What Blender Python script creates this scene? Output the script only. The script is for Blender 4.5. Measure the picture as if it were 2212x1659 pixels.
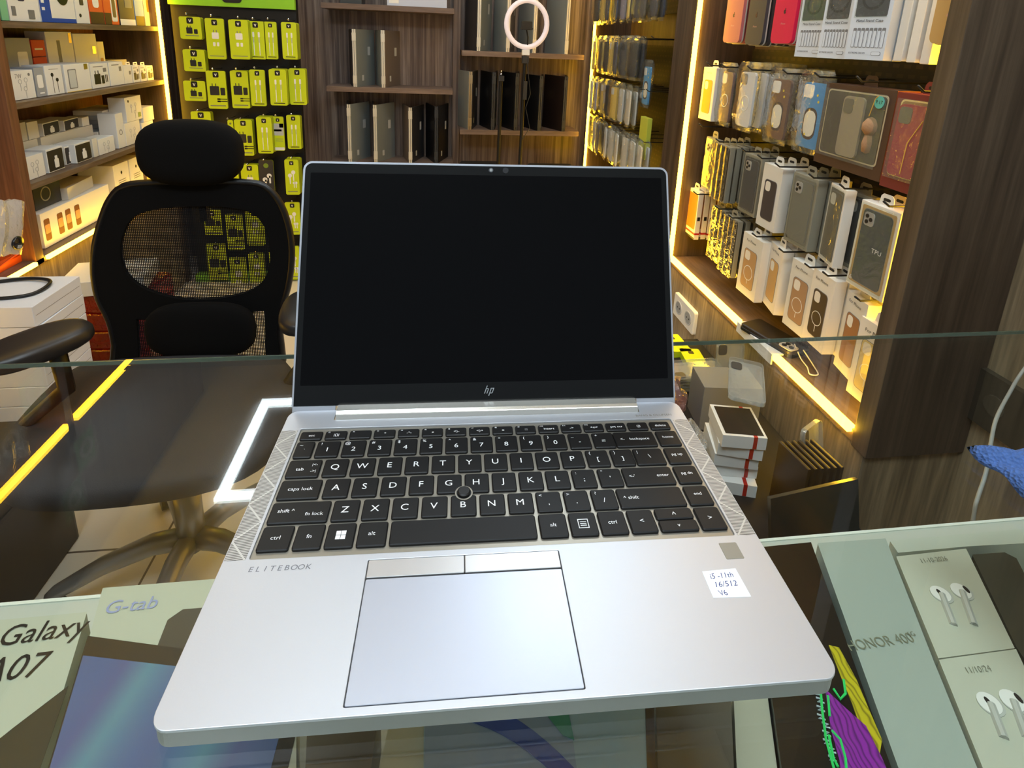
import bpy, bmesh, math, random
from mathutils import Matrix, Vector
random.seed(7)
for o in list(bpy.data.objects): bpy.data.objects.remove(o)
SC = bpy.context.scene
COL = SC.collection
# ---------------------------------------------------------------- camera, world, exposure
F, CX, CY = 1194.95, 1103.3, 391.34
PITCH, ROLL, YAW = .24994, .04069, -.136
CAM = Vector((-.03773, -.18513, .29758))
fwd = Vector((-math.sin(YAW)*math.cos(PITCH), math.cos(YAW)*math.cos(PITCH), -math.sin(PITCH)))
rt0 = Vector((math.cos(YAW), math.sin(YAW), 0)); up0 = rt0.cross(fwd)
RT = math.cos(ROLL)*rt0 + math.sin(ROLL)*up0
UP = -math.sin(ROLL)*rt0 + math.cos(ROLL)*up0
cd = bpy.data.cameras.new('camera'); cam = bpy.data.objects.new('camera', cd); COL.objects.link(cam)
cam.matrix_world = Matrix(((RT.x, UP.x, -fwd.x, CAM.x), (RT.y, UP.y, -fwd.y, CAM.y), (RT.z, UP.z, -fwd.z, CAM.z), (0, 0, 0, 1)))
cd.sensor_fit = 'HORIZONTAL'; cd.sensor_width = 36; cd.lens = F/2212*36
cd.shift_x = (1106-CX)/2212; cd.shift_y = (CY-829.5)/2212
cd.clip_start = .02; cd.clip_end = 60
SC.camera = cam
w = bpy.data.worlds.new('world'); SC.world = w; w.use_nodes = True
w.node_tree.nodes['Background'].inputs[0].default_value = (.80, .90, 1.0, 1)
w.node_tree.nodes['Background'].inputs[1].default_value = .42
SC.view_settings.view_transform = 'Standard'; SC.view_settings.look = 'None'
SC.view_settings.exposure = 0.28; SC.view_settings.gamma = 1; SC.view_settings.use_curve_mapping = False
LAMP = 15.5      # radiance of the ceiling panels
WARM = 27.0     # radiance of the amber strips

def at(px, py, axis, val):      # where the sight line of a photo pixel meets an upright or level plane of the room
    d = RT*((px-CX)/F) - UP*((py-CY)/F) + fwd
    return CAM + d*((val-CAM[axis])/d[axis])

# ---------------------------------------------------------------- materials
MATS = {}
def srgb(c):
    return tuple(((x/255)/12.92 if x/255 <= .04045 else ((x/255+.055)/1.055)**2.4) for x in c)
def mat(name, col=(200, 200, 200), rough=.5, metal=0, spec=.5, emit=0, bump=0, bscale=200, coat=0, noise=0, nscale=30):
    if name in MATS: return MATS[name]
    m = bpy.data.materials.new(name); m.use_nodes = True; nt = m.node_tree; b = nt.nodes['Principled BSDF']
    c = srgb(col)
    b.inputs['Base Color'].default_value = (*c, 1); b.inputs['Roughness'].default_value = rough
    b.inputs['Metallic'].default_value = metal; b.inputs['Specular IOR Level'].default_value = spec
    b.inputs['Coat Weight'].default_value = coat
    if emit:
        b.inputs['Emission Color'].default_value = (*c, 1); b.inputs['Emission Strength'].default_value = emit
    tc = nt.nodes.new('ShaderNodeTexCoord')
    if noise:
        n = nt.nodes.new('ShaderNodeTexNoise'); n.inputs['Scale'].default_value = nscale; n.inputs['Detail'].default_value = 4
        nt.links.new(tc.outputs['Object'], n.inputs['Vector'])
        mr = nt.nodes.new('ShaderNodeMapRange'); mr.inputs[3].default_value = 1-noise; mr.inputs[4].default_value = 1+noise
        nt.links.new(n.outputs[0], mr.inputs[0])
        mx = nt.nodes.new('ShaderNodeVectorMath'); mx.operation = 'SCALE'; mx.inputs[0].default_value = c
        nt.links.new(mr.outputs[0], mx.inputs['Scale']); nt.links.new(mx.outputs[0], b.inputs['Base Color'])
    if bump:
        n = nt.nodes.new('ShaderNodeTexNoise'); n.inputs['Scale'].default_value = bscale; n.inputs['Detail'].default_value = 3
        nt.links.new(tc.outputs['Object'], n.inputs['Vector'])
        bp = nt.nodes.new('ShaderNodeBump'); bp.inputs['Strength'].default_value = bump; bp.inputs['Distance'].default_value = .002
        nt.links.new(n.outputs[0], bp.inputs['Height']); nt.links.new(bp.outputs[0], b.inputs['Normal'])
    MATS[name] = m; return m
def ramp(nt, stops):
    r = nt.nodes.new('ShaderNodeValToRGB'); e = r.color_ramp.elements
    while len(e) < len(stops): e.new(.5)
    for k, (p, c) in enumerate(stops): e[k].position = p; e[k].color = (*srgb(c), 1)
    return r
def wood(name, cols, scale, rough=.45, fine=.35, detail=5, seed=0):
    if name in MATS: return MATS[name]
    m = bpy.data.materials.new(name); m.use_nodes = True; nt = m.node_tree; b = nt.nodes['Principled BSDF']
    g = nt.nodes.new('ShaderNodeNewGeometry')
    mp = nt.nodes.new('ShaderNodeMapping'); mp.inputs['Scale'].default_value = scale; mp.inputs['Location'].default_value = (seed, seed*.7, seed*.3)
    nt.links.new(g.outputs['Position'], mp.inputs['Vector'])
    n = nt.nodes.new('ShaderNodeTexNoise'); n.inputs['Scale'].default_value = 1; n.inputs['Detail'].default_value = detail
    n.inputs['Roughness'].default_value = .6; n.inputs['Distortion'].default_value = .4
    nt.links.new(mp.outputs[0], n.inputs['Vector'])
    k = len(cols); r = ramp(nt, [(.3+.4*i/(k-1), c) for i, c in enumerate(cols)])
    nt.links.new(n.outputs[0], r.inputs[0])
    mp2 = nt.nodes.new('ShaderNodeMapping'); mp2.inputs['Scale'].default_value = [s*6 for s in scale]
    nt.links.new(g.outputs['Position'], mp2.inputs['Vector'])
    n2 = nt.nodes.new('ShaderNodeTexNoise'); n2.inputs['Scale'].default_value = 1; n2.inputs['Detail'].default_value = 3
    nt.links.new(mp2.outputs[0], n2.inputs['Vector'])
    mr = nt.nodes.new('ShaderNodeMapRange'); mr.inputs[1].default_value = .3; mr.inputs[2].default_value = .7
    mr.inputs[3].default_value = 1-fine; mr.inputs[4].default_value = 1+fine*.6
    nt.links.new(n2.outputs[0], mr.inputs[0])
    sc = nt.nodes.new('ShaderNodeVectorMath'); sc.operation = 'SCALE'
    nt.links.new(r.outputs[0], sc.inputs[0]); nt.links.new(mr.outputs[0], sc.inputs['Scale'])
    nt.links.new(sc.outputs[0], b.inputs['Base Color']); b.inputs['Roughness'].default_value = rough
    MATS[name] = m; return m
def clear(name, tint=(250, 252, 250), haze=.0, hazecol=(230, 235, 235), rough=.0, bump=0, bscale=60, refl=1.0):
    """thin clear sheet: lets light straight through, mirrors by angle (Schlick)"""
    if name in MATS: return MATS[name]
    m = bpy.data.materials.new(name); m.use_nodes = True; nt = m.node_tree; nt.nodes.clear()
    N = nt.nodes.new; L = nt.links.new
    out = N('ShaderNodeOutputMaterial'); tr = N('ShaderNodeBsdfTransparent'); tr.inputs[0].default_value = (*srgb(tint), 1)
    gl = N('ShaderNodeBsdfGlossy'); gl.inputs['Roughness'].default_value = rough
    g = N('ShaderNodeNewGeometry'); d = N('ShaderNodeVectorMath'); d.operation = 'DOT_PRODUCT'
    L(g.outputs['Incoming'], d.inputs[0]); L(g.outputs['Normal'], d.inputs[1])
    if bump:
        tc = N('ShaderNodeTexCoord'); n = N('ShaderNodeTexNoise'); n.inputs['Scale'].default_value = bscale; n.inputs['Detail'].default_value = 4
        n.inputs['Distortion'].default_value = 1.5
        L(tc.outputs['Object'], n.inputs['Vector']); bp = N('ShaderNodeBump'); bp.inputs['Strength'].default_value = bump; bp.inputs['Distance'].default_value = .01
        L(n.outputs[0], bp.inputs['Height']); L(bp.outputs[0], gl.inputs['Normal']); L(bp.outputs[0], d.inputs[1])
    a = N('ShaderNodeMath'); a.operation = 'ABSOLUTE'; L(d.outputs['Value'], a.inputs[0])
    s = N('ShaderNodeMath'); s.operation = 'SUBTRACT'; s.inputs[0].default_value = 1; s.use_clamp = True; L(a.outputs[0], s.inputs[1])
    p = N('ShaderNodeMath'); p.operation = 'POWER'; p.inputs[1].default_value = 5; L(s.outputs[0], p.inputs[0])
    q = N('ShaderNodeMath'); q.operation = 'MULTIPLY_ADD'; q.inputs[1].default_value = .96*refl; q.inputs[2].default_value = .04*refl; q.use_clamp = True
    L(p.outputs[0], q.inputs[0])
    mx = N('ShaderNodeMixShader'); L(q.outputs[0], mx.inputs[0]); L(gl.outputs[0], mx.inputs[2])
    if haze:
        df = N('ShaderNodeBsdfDiffuse'); df.inputs[0].default_value = (*srgb(hazecol), 1)
        m2 = N('ShaderNodeMixShader'); m2.inputs[0].default_value = haze
        L(tr.outputs[0], m2.inputs[1]); L(df.outputs[0], m2.inputs[2]); L(m2.outputs[0], mx.inputs[1])
    else: L(tr.outputs[0], mx.inputs[1])
    L(mx.outputs[0], out.inputs[0])
    MATS[name] = m; return m
def lamp(name, col, strength):
    if name in MATS: return MATS[name]
    m = bpy.data.materials.new(name); m.use_nodes = True; nt = m.node_tree; nt.nodes.clear()
    e = nt.nodes.new('ShaderNodeEmission'); o = nt.nodes.new('ShaderNodeOutputMaterial')
    e.inputs[0].default_value = (*col, 1); e.inputs[1].default_value = strength; nt.links.new(e.outputs[0], o.inputs[0])
    MATS[name] = m; return m

BACKW = wood('striped wood laminate', [(62, 48, 42), (96, 78, 68), (122, 104, 92), (150, 132, 118)], (55, 55, 1.2), seed=3, fine=.25)
PANELW = wood('dark walnut laminate', [(58, 46, 36), (76, 62, 49), (92, 77, 62)], (26, 26, 1.1), seed=9, fine=.3)
BASEW = wood('greige oak laminate', [(118, 102, 78), (142, 125, 98), (166, 148, 118)], (24, 24, 1.4), seed=5, fine=.3)
SHELFW = wood('brown shelf laminate', [(82, 64, 50), (106, 86, 70), (126, 106, 88)], (22, 2.0, 22), seed=2, fine=.25)
BSHELF = wood('back shelf laminate', [(92, 74, 62), (114, 94, 82), (132, 112, 98)], (2, 22, 22), seed=2, fine=.2)
REDW = wood('reddish brown laminate', [(84, 50, 32), (112, 72, 48), (128, 88, 62)], (24, 24, 1.2), seed=11, fine=.3)
PEGB = mat('black slotted panel', (20, 18, 17), .6)
BLACK = mat('black plastic', (14, 14, 15), .45)
DARK = mat('dark plastic', (34, 35, 38), .5)
WARML = lamp('amber led', (1.0, .54, .022), WARM)
COOLL = lamp('cool white led', (.80, .92, 1.0), LAMP)
WHITE = mat('white card', (232, 232, 230), .55)
OFFW = mat('off white card', (214, 212, 204), .6)
GREYC = mat('grey card', (150, 152, 154), .6)
LIME = mat('lime card', (204, 222, 22), .45)
LIMED = mat('lime card edge', (150, 160, 24), .5)
INK = mat('black ink', (20, 20, 22), .5)
GREYINK = mat('grey ink', (120, 120, 122), .5)
LINK = mat('white ink', (240, 240, 240), .5)
CHROME = mat('chrome', (200, 200, 205), .18, 1)
GOLD = mat('champagne metal', (214, 190, 150), .3, 1)
BAG = clear('clear wrap', haze=.05, bump=.5, bscale=45, refl=1.0)
FILM = clear('clear window film', haze=.04, bump=.15, bscale=25)

# ---------------------------------------------------------------- mesh builder
_T = {}
def text_mesh(s):
    if s in _T: return _T[s]
    c = bpy.data.curves.new('t', 'FONT'); c.body = s; c.align_x = 'CENTER'; c.align_y = 'CENTER'; c.resolution_u = 3
    o = bpy.data.objects.new('t', c); COL.objects.link(o)
    dg = bpy.context.evaluated_depsgraph_get(); me = bpy.data.meshes.new_from_object(o.evaluated_get(dg))
    r = ([tuple(v.co) for v in me.vertices], [tuple(p.vertices) for p in me.polygons])
    bpy.data.objects.remove(o); bpy.data.curves.remove(c); bpy.data.meshes.remove(me)
    _T[s] = r; return r
class MB:
    def __init__(self, M=None):
        self.v = []; self.f = []; self.mi = []; self.mats = []; self.M = M or Matrix.Identity(4)
    def m(self, mt):
        if mt not in self.mats: self.mats.append(mt)
        return self.mats.index(mt)
    def add(self, vs, fs, mt):
        b = len(self.v); k = self.m(mt)
        self.v += [tuple(self.M @ Vector(v)) for v in vs]
        self.f += [tuple(i+b for i in f) for f in fs]; self.mi += [k]*len(fs); return self
    def box(self, x0, x1, y0, y1, z0, z1, mt):
        vs = [(x, y, z) for x in (x0, x1) for y in (y0, y1) for z in (z0, z1)]
        return self.add(vs, [(0, 1, 3, 2), (4, 6, 7, 5), (0, 4, 5, 1), (2, 3, 7, 6), (0, 2, 6, 4), (1, 5, 7, 3)], mt)
    def prism(self, pts, a0, a1, mt, ax='y', mt2=None):
        f = {'y': lambda p, a: (p[0], a, p[1]), 'z': lambda p, a: (p[0], p[1], a), 'x': lambda p, a: (a, p[0], p[1])}[ax]
        n = len(pts); vs = [f(p, a0) for p in pts]+[f(p, a1) for p in pts]
        self.add(vs, [tuple(range(n)), tuple(range(2*n-1, n-1, -1))], mt)
        return self.add(vs, [(i, i+n, (i+1) % n+n, (i+1) % n) for i in range(n)], mt2 or mt)
    def rr(self, x0, x1, z0, z1, a0, a1, r, mt, ax='y', mt2=None, seg=4):
        return self.prism(rrect(x0, x1, z0, z1, r, seg), a0, a1, mt, ax, mt2)
    def key(self, x0, x1, y0, y1, z0, z1, r, ch, mt, ax='z'):   # rounded block with a chamfered top
        f = {'z': lambda p, a: (p[0], p[1], a), 'y': lambda p, a: (p[0], a, p[1])}[ax]
        lo = rrect(x0, x1, y0, y1, r, 4); hi = rrect(x0+ch, x1-ch, y0+ch, y1-ch, max(r-ch, r*.4), 4); n = len(lo)
        d = ch if z1 > z0 else -ch
        vs = [f(p, z0) for p in lo]+[f(p, z1-d*.8) for p in lo]+[f(p, z1) for p in hi]
        fs = [tuple(range(n))[::-1], tuple(range(2*n, 3*n))]
        for k in (0, n): fs += [(k+i, k+(i+1) % n, k+n+(i+1) % n, k+n+i) for i in range(n)]
        return self.add(vs, fs, mt)
    def disc(self, c, r, a0, a1, mt, ax='y', n=20, rz=None):
        rz = rz or r
        return self.prism([(c[0]+r*math.cos(2*math.pi*i/n), c[1]+rz*math.sin(2*math.pi*i/n)) for i in range(n)], a0, a1, mt, ax)
    def ring(self, c, ro, ri, a0, a1, mt, ax='y', n=24, k=1.0):
        f = {'y': lambda p, a: (p[0], a, p[1]), 'z': lambda p, a: (p[0], p[1], a), 'x': lambda p, a: (a, p[0], p[1])}[ax]
        vs = []
        for i in range(n):
            t = 2*math.pi*i/n
            for r, a in ((ro, a0), (ri, a0), (ri, a1), (ro, a1)): vs.append(f((c[0]+r*math.cos(t), c[1]+r*k*math.sin(t)), a))
        fs = []
        for i in range(n):
            j = (i+1) % n
            for q in range(4): fs.append((4*i+q, 4*i+(q+1) % 4, 4*j+(q+1) % 4, 4*j+q))
        return self.add(vs, fs, mt)
    def tube(self, pts, r, mt, n=8, closed=False):
        pts = [Vector(p) for p in pts]; N = len(pts); rs = r if isinstance(r, (list, tuple)) else [r]*N
        vs = []; prev = None
        for i, p in enumerate(pts):
            a = pts[(i-1) % N] if (closed or i > 0) else p; b = pts[(i+1) % N] if (closed or i < N-1) else p
            d = (b-a).normalized()
            if prev is None:
                u = d.orthogonal().normalized()
            else:
                u = (prev-d*prev.dot(d)); u = u.normalized() if u.length > 1e-6 else d.orthogonal().normalized()
            prev = u; w_ = d.cross(u)
            for k in range(n):
                t = 2*math.pi*k/n; vs.append(tuple(p+(u*math.cos(t)+w_*math.sin(t))*rs[i]))
        fs = []
        for i in range(N if closed else N-1):
            j = (i+1) % N
            for k in range(n): fs.append((i*n+k, i*n+(k+1) % n, j*n+(k+1) % n, j*n+k))
        if not closed: fs += [tuple(range(n))[::-1], tuple(range((N-1)*n, N*n))]
        return self.add(vs, fs, mt)
    def lathe(self, prof, c, mt, n=20, ax='z'):
        vs = []
        for r, h in prof:
            for k in range(n):
                t = 2*math.pi*k/n; q = {'z': (r*math.cos(t), r*math.sin(t), h), 'y': (r*math.cos(t), h, r*math.sin(t)), 'x': (h, r*math.cos(t), r*math.sin(t))}[ax]
                vs.append((c[0]+q[0], c[1]+q[1], c[2]+q[2]))
        fs = []
        for i in range(len(prof)-1):
            for k in range(n): fs.append((i*n+k, i*n+(k+1) % n, (i+1)*n+(k+1) % n, (i+1)*n+k))
        fs += [tuple(range(n))[::-1], tuple(range((len(prof)-1)*n, len(prof)*n))]
        return self.add(vs, fs, mt)
    def text(self, s, c, u, v, size, mt, sx=1.0, off=0, align='c'):
        vs, fs = text_mesh(s); u = Vector(u).normalized(); v = Vector(v).normalized(); c = Vector(c)
        sh = 0
        if align == 'l' and vs: sh = -min(p[0] for p in vs)
        if align == 'r' and vs: sh = -max(p[0] for p in vs)
        return self.add([tuple(c+u*((p[0]+sh)*size*sx+off*p[1]*size)+v*(p[1]*size)) for p in vs], fs, mt)
    def holes(self, outline, holes, z0, z1, mt):       # level slab with holes
        bm = bmesh.new()
        loops = []
        for z in (z0, z1):
            es = []; lv = []
            for lp in [outline]+holes:
                vv = [bm.verts.new((p[0], p[1], z)) for p in lp]; lv.append(vv)
                for i in range(len(vv)): es.append(bm.edges.new((vv[i], vv[(i+1) % len(vv)])))
            bmesh.ops.triangle_fill(bm, use_beauty=True, use_dissolve=False, edges=es); loops.append(lv)
        for a, b in zip(loops[0], loops[1]):
            for i in range(len(a)):
                j = (i+1) % len(a)
                bm.faces.new((a[i], a[j], b[j], b[i]))
        bmesh.ops.recalc_face_normals(bm, faces=bm.faces)
        bm.verts.index_update()
        self.add([tuple(v.co) for v in bm.verts], [tuple(v.index for v in f.verts) for f in bm.faces], mt); bm.free(); return self
    def build(self, name, parent=None, smooth=False, bevel=0, recalc=False):
        me = bpy.data.meshes.new(name); me.from_pydata(self.v, [], self.f)
        for mt in self.mats: me.materials.append(mt)
        me.polygons.foreach_set('material_index', self.mi)
        if smooth: me.polygons.foreach_set('use_smooth', [True]*len(self.f))
        me.update()
        if recalc:
            bm = bmesh.new(); bm.from_mesh(me); bmesh.ops.recalc_face_normals(bm, faces=bm.faces); bm.to_mesh(me); bm.free()
        o = bpy.data.objects.new(name, me); COL.objects.link(o)
        if parent: o.parent = parent
        if bevel:
            b = o.modifiers.new('bevel', 'BEVEL'); b.width = bevel; b.segments = 2; b.limit_method = 'ANGLE'; b.angle_limit = .6
        return o
def rrect(x0, x1, y0, y1, r, seg=4):
    r = min(r, (x1-x0)/2*.999, (y1-y0)/2*.999); pts = []
    for cx, cy, a in ((x1-r, y1-r, 0), (x0+r, y1-r, 90), (x0+r, y0+r, 180), (x1-r, y0+r, 270)):
        for k in range(seg+1):
            t = math.radians(a+90*k/seg); pts.append((cx+r*math.cos(t), cy+r*math.sin(t)))
    return pts
def sm3(pts, n=5):
    r = []; k = len(pts); P = [Vector(p) for p in pts]
    for i in range(k-1):
        a, b, c, d = P[max(0, i-1)], P[i], P[i+1], P[min(k-1, i+2)]
        for t in range(n):
            u = t/n; r.append(.5*((2*b)+(c-a)*u+(2*a-5*b+4*c-d)*u*u+(3*b-a-3*c+d)*u**3))
    return r+[P[-1]]
def tag(o, label, cat, group=None):
    o['label'] = label; o['category'] = cat
    if group: o['group'] = group
    return o
def thing(name, label, cat, loc, rz=0, group=None, rx=0, ry=0):
    o = bpy.data.objects.new(name, None); COL.objects.link(o); o.empty_display_size = .02
    o.location = loc; o.rotation_euler = (rx, ry, rz); return tag(o, label, cat, group)
def struct(o): o['kind'] = 'structure'; return o
def dup(root, loc, rz, label, group=None):
    r = root.copy(); COL.objects.link(r); r.location = loc; r.rotation_euler = (root.rotation_euler[0], root.rotation_euler[1], rz); r['label'] = label
    if group: r['group'] = group
    for ch in list(root.children):
        c = ch.copy(); COL.objects.link(c); c.parent = r
        for g in ch.children:
            d = g.copy(); COL.objects.link(d); d.parent = c
    return r
ORD = ['first', 'second', 'third', 'fourth', 'fifth', 'sixth', 'seventh', 'eighth', 'ninth', 'tenth', 'eleventh', 'twelfth', 'thirteenth', 'fourteenth', 'fifteenth']

FZ = -1.02; CZ = 1.70; XL = -1.35; XR = .81; GZ = -.014     # floor, ceiling, left and right shelf fronts, glass top

# ================================================================ setting
def tiles():
    m = bpy.data.materials.new('pale floor tile'); m.use_nodes = True; nt = m.node_tree; b = nt.nodes['Principled BSDF']
    g = nt.nodes.new('ShaderNodeNewGeometry'); br = nt.nodes.new('ShaderNodeTexBrick')
    br.offset = 0; br.inputs['Scale'].default_value = 1; br.inputs['Brick Width'].default_value = .6; br.inputs['Row Height'].default_value = .6
    br.inputs['Mortar Size'].default_value = .003; br.inputs['Color1'].default_value = (*srgb((222, 215, 202)), 1)
    br.inputs['Color2'].default_value = (*srgb((214, 206, 192)), 1); br.inputs['Mortar'].default_value = (*srgb((96, 86, 76)), 1)
    mp = nt.nodes.new('ShaderNodeMapping'); mp.inputs['Rotation'].default_value = (0, 0, .0); mp.inputs['Location'].default_value = (.15, .12, 0)
    nt.links.new(g.outputs['Position'], mp.inputs[0]); nt.links.new(mp.outputs[0], br.inputs['Vector']); nt.links.new(br.outputs[0], b.inputs['Base Color'])
    b.inputs['Roughness'].default_value = .25; return m
struct(MB().box(-2.2, 2.0, -2.6, 3.3, FZ-.1, FZ, tiles()).build('floor'))
struct(MB().box(-2.2, 2.0, -2.6, 3.3, CZ, CZ+.1, mat('white ceiling paint', (225, 225, 222), .8)).build('ceiling'))
struct(MB().box(-2.0, 1.3, 3.10, 3.2, FZ, CZ, BACKW).build('wall_back'))
struct(MB().box(-1.75, -1.66, -1.2, 3.10, FZ, CZ, PANELW).build('wall_left'))
struct(MB().box(1.032, 1.12, -1.2, 3.10, FZ, CZ, BASEW).build('wall_right'))

# ceiling lamps: the square led outline that mirrors in the glass, and flat panels over the customer side
def square_lamp(x0, x1, y0, y1, label):
    t = thing('ceiling_lamp', label, 'lamp', ((x0+x1)/2, (y0+y1)/2, CZ)); a = (x1-x0)/2; b = (y1-y0)/2; wd = .045
    MB().box(-a, a, -b, -b+wd, -.02, -.004, COOLS).box(-a, a, b-wd, b, -.02, -.004, COOLS).box(-a, -a+wd, -b+wd, b-wd, -.02, -.004, COOLS).box(a-wd, a, -b+wd, b-wd, -.02, -.004, COOLS).build('light_tube', t)
    MB().box(-a, a, -b, b, -.004, 0, mat('lamp tray', (150, 152, 155), .5)).build('lamp_tray', t)
COOLS = lamp('cool outline led', (.86, .96, 1.0), 16)
square_lamp(-1.005, -.305, 1.965, 2.665, 'square outline LED lamp mirrored in the glass counter top')
for k, (x, y, s) in enumerate([(-.75, -.55, .3), (.25, -.35, .3), (-.25, .50, .17), (.45, 1.5, .22)]):
    t = thing('ceiling_panel_light', 'flat square white ceiling panel light, '+['left of the camera', 'right of the camera', 'over the glass counter', 'near the right phone case bay'][k], 'lamp', (x, y, CZ), group='ceiling panel lights')
    MB().box(-s, s, -s, s, -.012, -.004, COOLL).build('diffuser', t)
    MB().box(-s-.01, s+.01, -s-.01, s+.01, -.004, 0, mat('panel frame', (230, 230, 230), .4)).build('frame', t)

# ================================================================ laptop
SILV = mat('brushed silver aluminium', (190, 193, 200), .44, .7, bump=.02, bscale=900)
SILVD = mat('silver edge', (150, 150, 150), .4, .8)
SILVK = mat('silver keyboard tray', (150, 145, 134), .4, .75)
KEY = mat('black key cap', (9, 9, 11), .5, spec=.35)
SCREEN = mat('matte black display', (1, 1, 2), .30, spec=.14)
BEZ = mat('black bezel', (7, 8, 8), .32, spec=.3)
lt = thing('laptop', 'open silver laptop with black screen and black keyboard on the glass counter', 'laptop', (0, 0, 0), -.03355)
W2 = .16175
out = rrect(-W2, W2, 0, .2146, .008, 6)
# hinge notch cut into the rear edge
notch = [p for p in out if p[1] < .2]
outN = rrect(-W2, W2, 0, .2146, .008, 6)
arc = [p for p in outN if p[1] > .1]; low = [p for p in outN if p[1] <= .1]
ra = [p for p in arc if p[0] > 0]; la = [p for p in arc if p[0] < 0]
outN = ra + [(.1248, .2146), (.1248, .2025), (-.1248, .2025), (-.1248, .2146)] + la + low
kb = rrect(-.1475, .1478, .0818, .1932, .0015, 3)
tp = rrect(-.0790, .0338, .0037, .0777, .0006, 2)
b = MB().holes(outN, [kb, tp], -.0016, 0, SILV).build('palm_rest_deck', lt, bevel=.00035)
MB().prism(rrect(-W2+.0004, W2-.0004, .0004, .2025, .008, 6), -.0105, -.0016, SILVD, 'z').build('base_shell', lt, bevel=.001)
MB().prism(rrect(-.1474, .1477, .0819, .1931, .0015, 3), -.00159, -.0012, SILVK, 'z').build('keyboard_tray', lt)
MB().prism(rrect(-.0789, .0337, .0038, .0776, .0006, 2), -.00159, -.0014, INK, 'z').build('touchpad_gap_shade', lt)  # black plate paints the shade in the slit round the touchpad
MB().key(-.0785, .0333, .0041, .0657, -.0014, -.0001, .0008, .0002, mat('silver touchpad', (176, 181, 194), .38, .7), 'z').build('touchpad', lt)
BTN = mat('silver button', (190, 190, 192), .34, .8)
for x0, x1 in ((-.0785, -.0231), (-.0227, .0333)):
    MB().key(x0, x1, .0664, .0773, -.0014, .0003, .0006, .0003, BTN, 'z').build('touchpad_button', lt)
for x, y in ((-.12, .015), (.12, .015), (0, .19)):
    MB().rr(x-.03, x+.03, y-.004, y+.004, GZ, -.0105, .003, BLACK, 'z').build('rubber_foot', lt)
# keys
MIDF = mat('legend white', (222, 224, 226), .5)
KX0, KP, KW, KH = -.12232, .0189, .0168, .0162
def keycap(x0, x1, yc, h=KH):
    return MB().key(x0, x1, yc-h/2, yc+h/2, -.0012, .0006, .0016, .0006, KEY)
def leg(b, s, x, y, size, sx=1.15):
    b.text(s, (x, y, .00066), (1, 0, 0), (0, 1, 0), size, MIDF, sx)
R = [.1699, .1512, .1325, .1138, .0951]
def letter_row(r, sh, chars, big=.0064):
    for k, ch in enumerate(chars):
        xc = KX0+sh+k*KP; b = keycap(xc-KW/2, xc+KW/2, R[r])
        if len(ch) == 2:
            leg(b, ch[1], xc-.0002, R[r]-.0012, .0058 if ch[1] in '1234567890' else .0052); leg(b, ch[0], xc-.0052, R[r]+.0048, .0036)
        else: leg(b, ch, xc-.0005, R[r], .0068)
        b.build('key', lt)
letter_row(0, 0, ['!1', '@2', '#3', '$4', '%5', '^6', '&7', '*8', '(9', ')0', '_-', '+='])
letter_row(1, .0096, list('QWERTYUIOP')+['{[', '}]'])
letter_row(2, .0141, list('ASDFGHJKL')+[':;', '"\''])
letter_row(3, .0237, list('ZXCVBNM')+['<,', '>.', '?/'])
def wide(x0, x1, r, items, h=KH, y=None, name='key'):
    yc = R[r] if y is None else y
    b = keycap(x0, x1, yc, h)
    for s, x, dy, sz in items: leg(b, s, x, yc+dy, sz)
    return b.build(name, lt)
wide(-.1457, -.1327, 0, [('~', -.142, .004, .0038), ('`', -.139, -.001, .0038)])
wide(.0944, .1268, 0, [('backspace', .114, 0, .0034), ('<-', .1005, 0, .0034)])
wide(-.1457, -.1232, 1, [('tab', -.137, -.001, .0038), ('|<-', -.1275, .003, .003), ('->|', -.1275, -.003, .003)])
wide(.1044, .1268, 1, [('\\', .1157, 0, .005), ('|', .1075, .0045, .0034)])
wide(-.1457, -.1187, 2, [('caps lock', -.132, 0, .0038)])
wide(.0903, .1268, 2, [('enter', .119, 0, .0036), ('<-\'', .0965, 0, .0036)])
wide(-.1457, -.1088, 3, [('shift ^', -.136, .001, .0038), ('fn lock', -.118, -.002, .0036)])
wide(.0810, .1268, 3, [('^ shift', .090, 0, .0038)])
for s, y in (('home', R[0]), ('pg up', R[1]), ('pg dn', R[2]), ('end', R[3])): wide(.1288, .1458, 0, [(s, .1373, .001, .0034)], y=y)
wide(-.1457, -.1270, 4, [('ctrl', -.1365, 0, .0038)], .0172)
wide(-.1252, -.1084, 4, [('fn', -.1168, 0, .0038)], .0172)
b = keycap(-.1068, -.0896, R[4], .0172)
for i in (0, 1):
    for j in (0, 1): b.box(-.1010+i*.0031, -.0982+i*.0031, R[4]-.0030+j*.0031, R[4]-.0002+j*.0031, .0006, .00066, MIDF)
b.build('key', lt)
wide(-.0880, -.0702, 4, [('alt', -.0795, 0, .0038)], .0172)
wide(-.0684, .0226, 4, [], .0172, name='space_bar')
wide(.0246, .0424, 4, [('alt', .0335, 0, .0038)], .0172)
b = keycap(.0441, .0617, R[4], .0172)
for a_ in ((.0495, .0500, -.0034, .0034), (.0558, .0563, -.0034, .0034), (.0500, .0558, .0029, .0034), (.0500, .0558, -.0034, -.0029)): b.box(a_[0], a_[1], R[4]+a_[2], R[4]+a_[3], .0006, .00066, MIDF)
for k in (-1, 0, 1): b.box(.0509, .0549, R[4]+k*.0014-.0002, R[4]+k*.0013+.0002, .0006, .00066, MIDF)
b.build('key', lt)
wide(.0634, .0810, 4, [('ctrl', .072, 0, .0038)], .0172)
wide(.0828, .1001, 4, [('<', .0914, 0, .0046)], .0172)
wide(.1018, .1270, 4, [('^', .1144, -.001, .0055)], .0082, y=.0998)
wide(.1018, .1270, 4, [('v', .1144, 0, .0038)], .0082, y=.0907)
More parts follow.
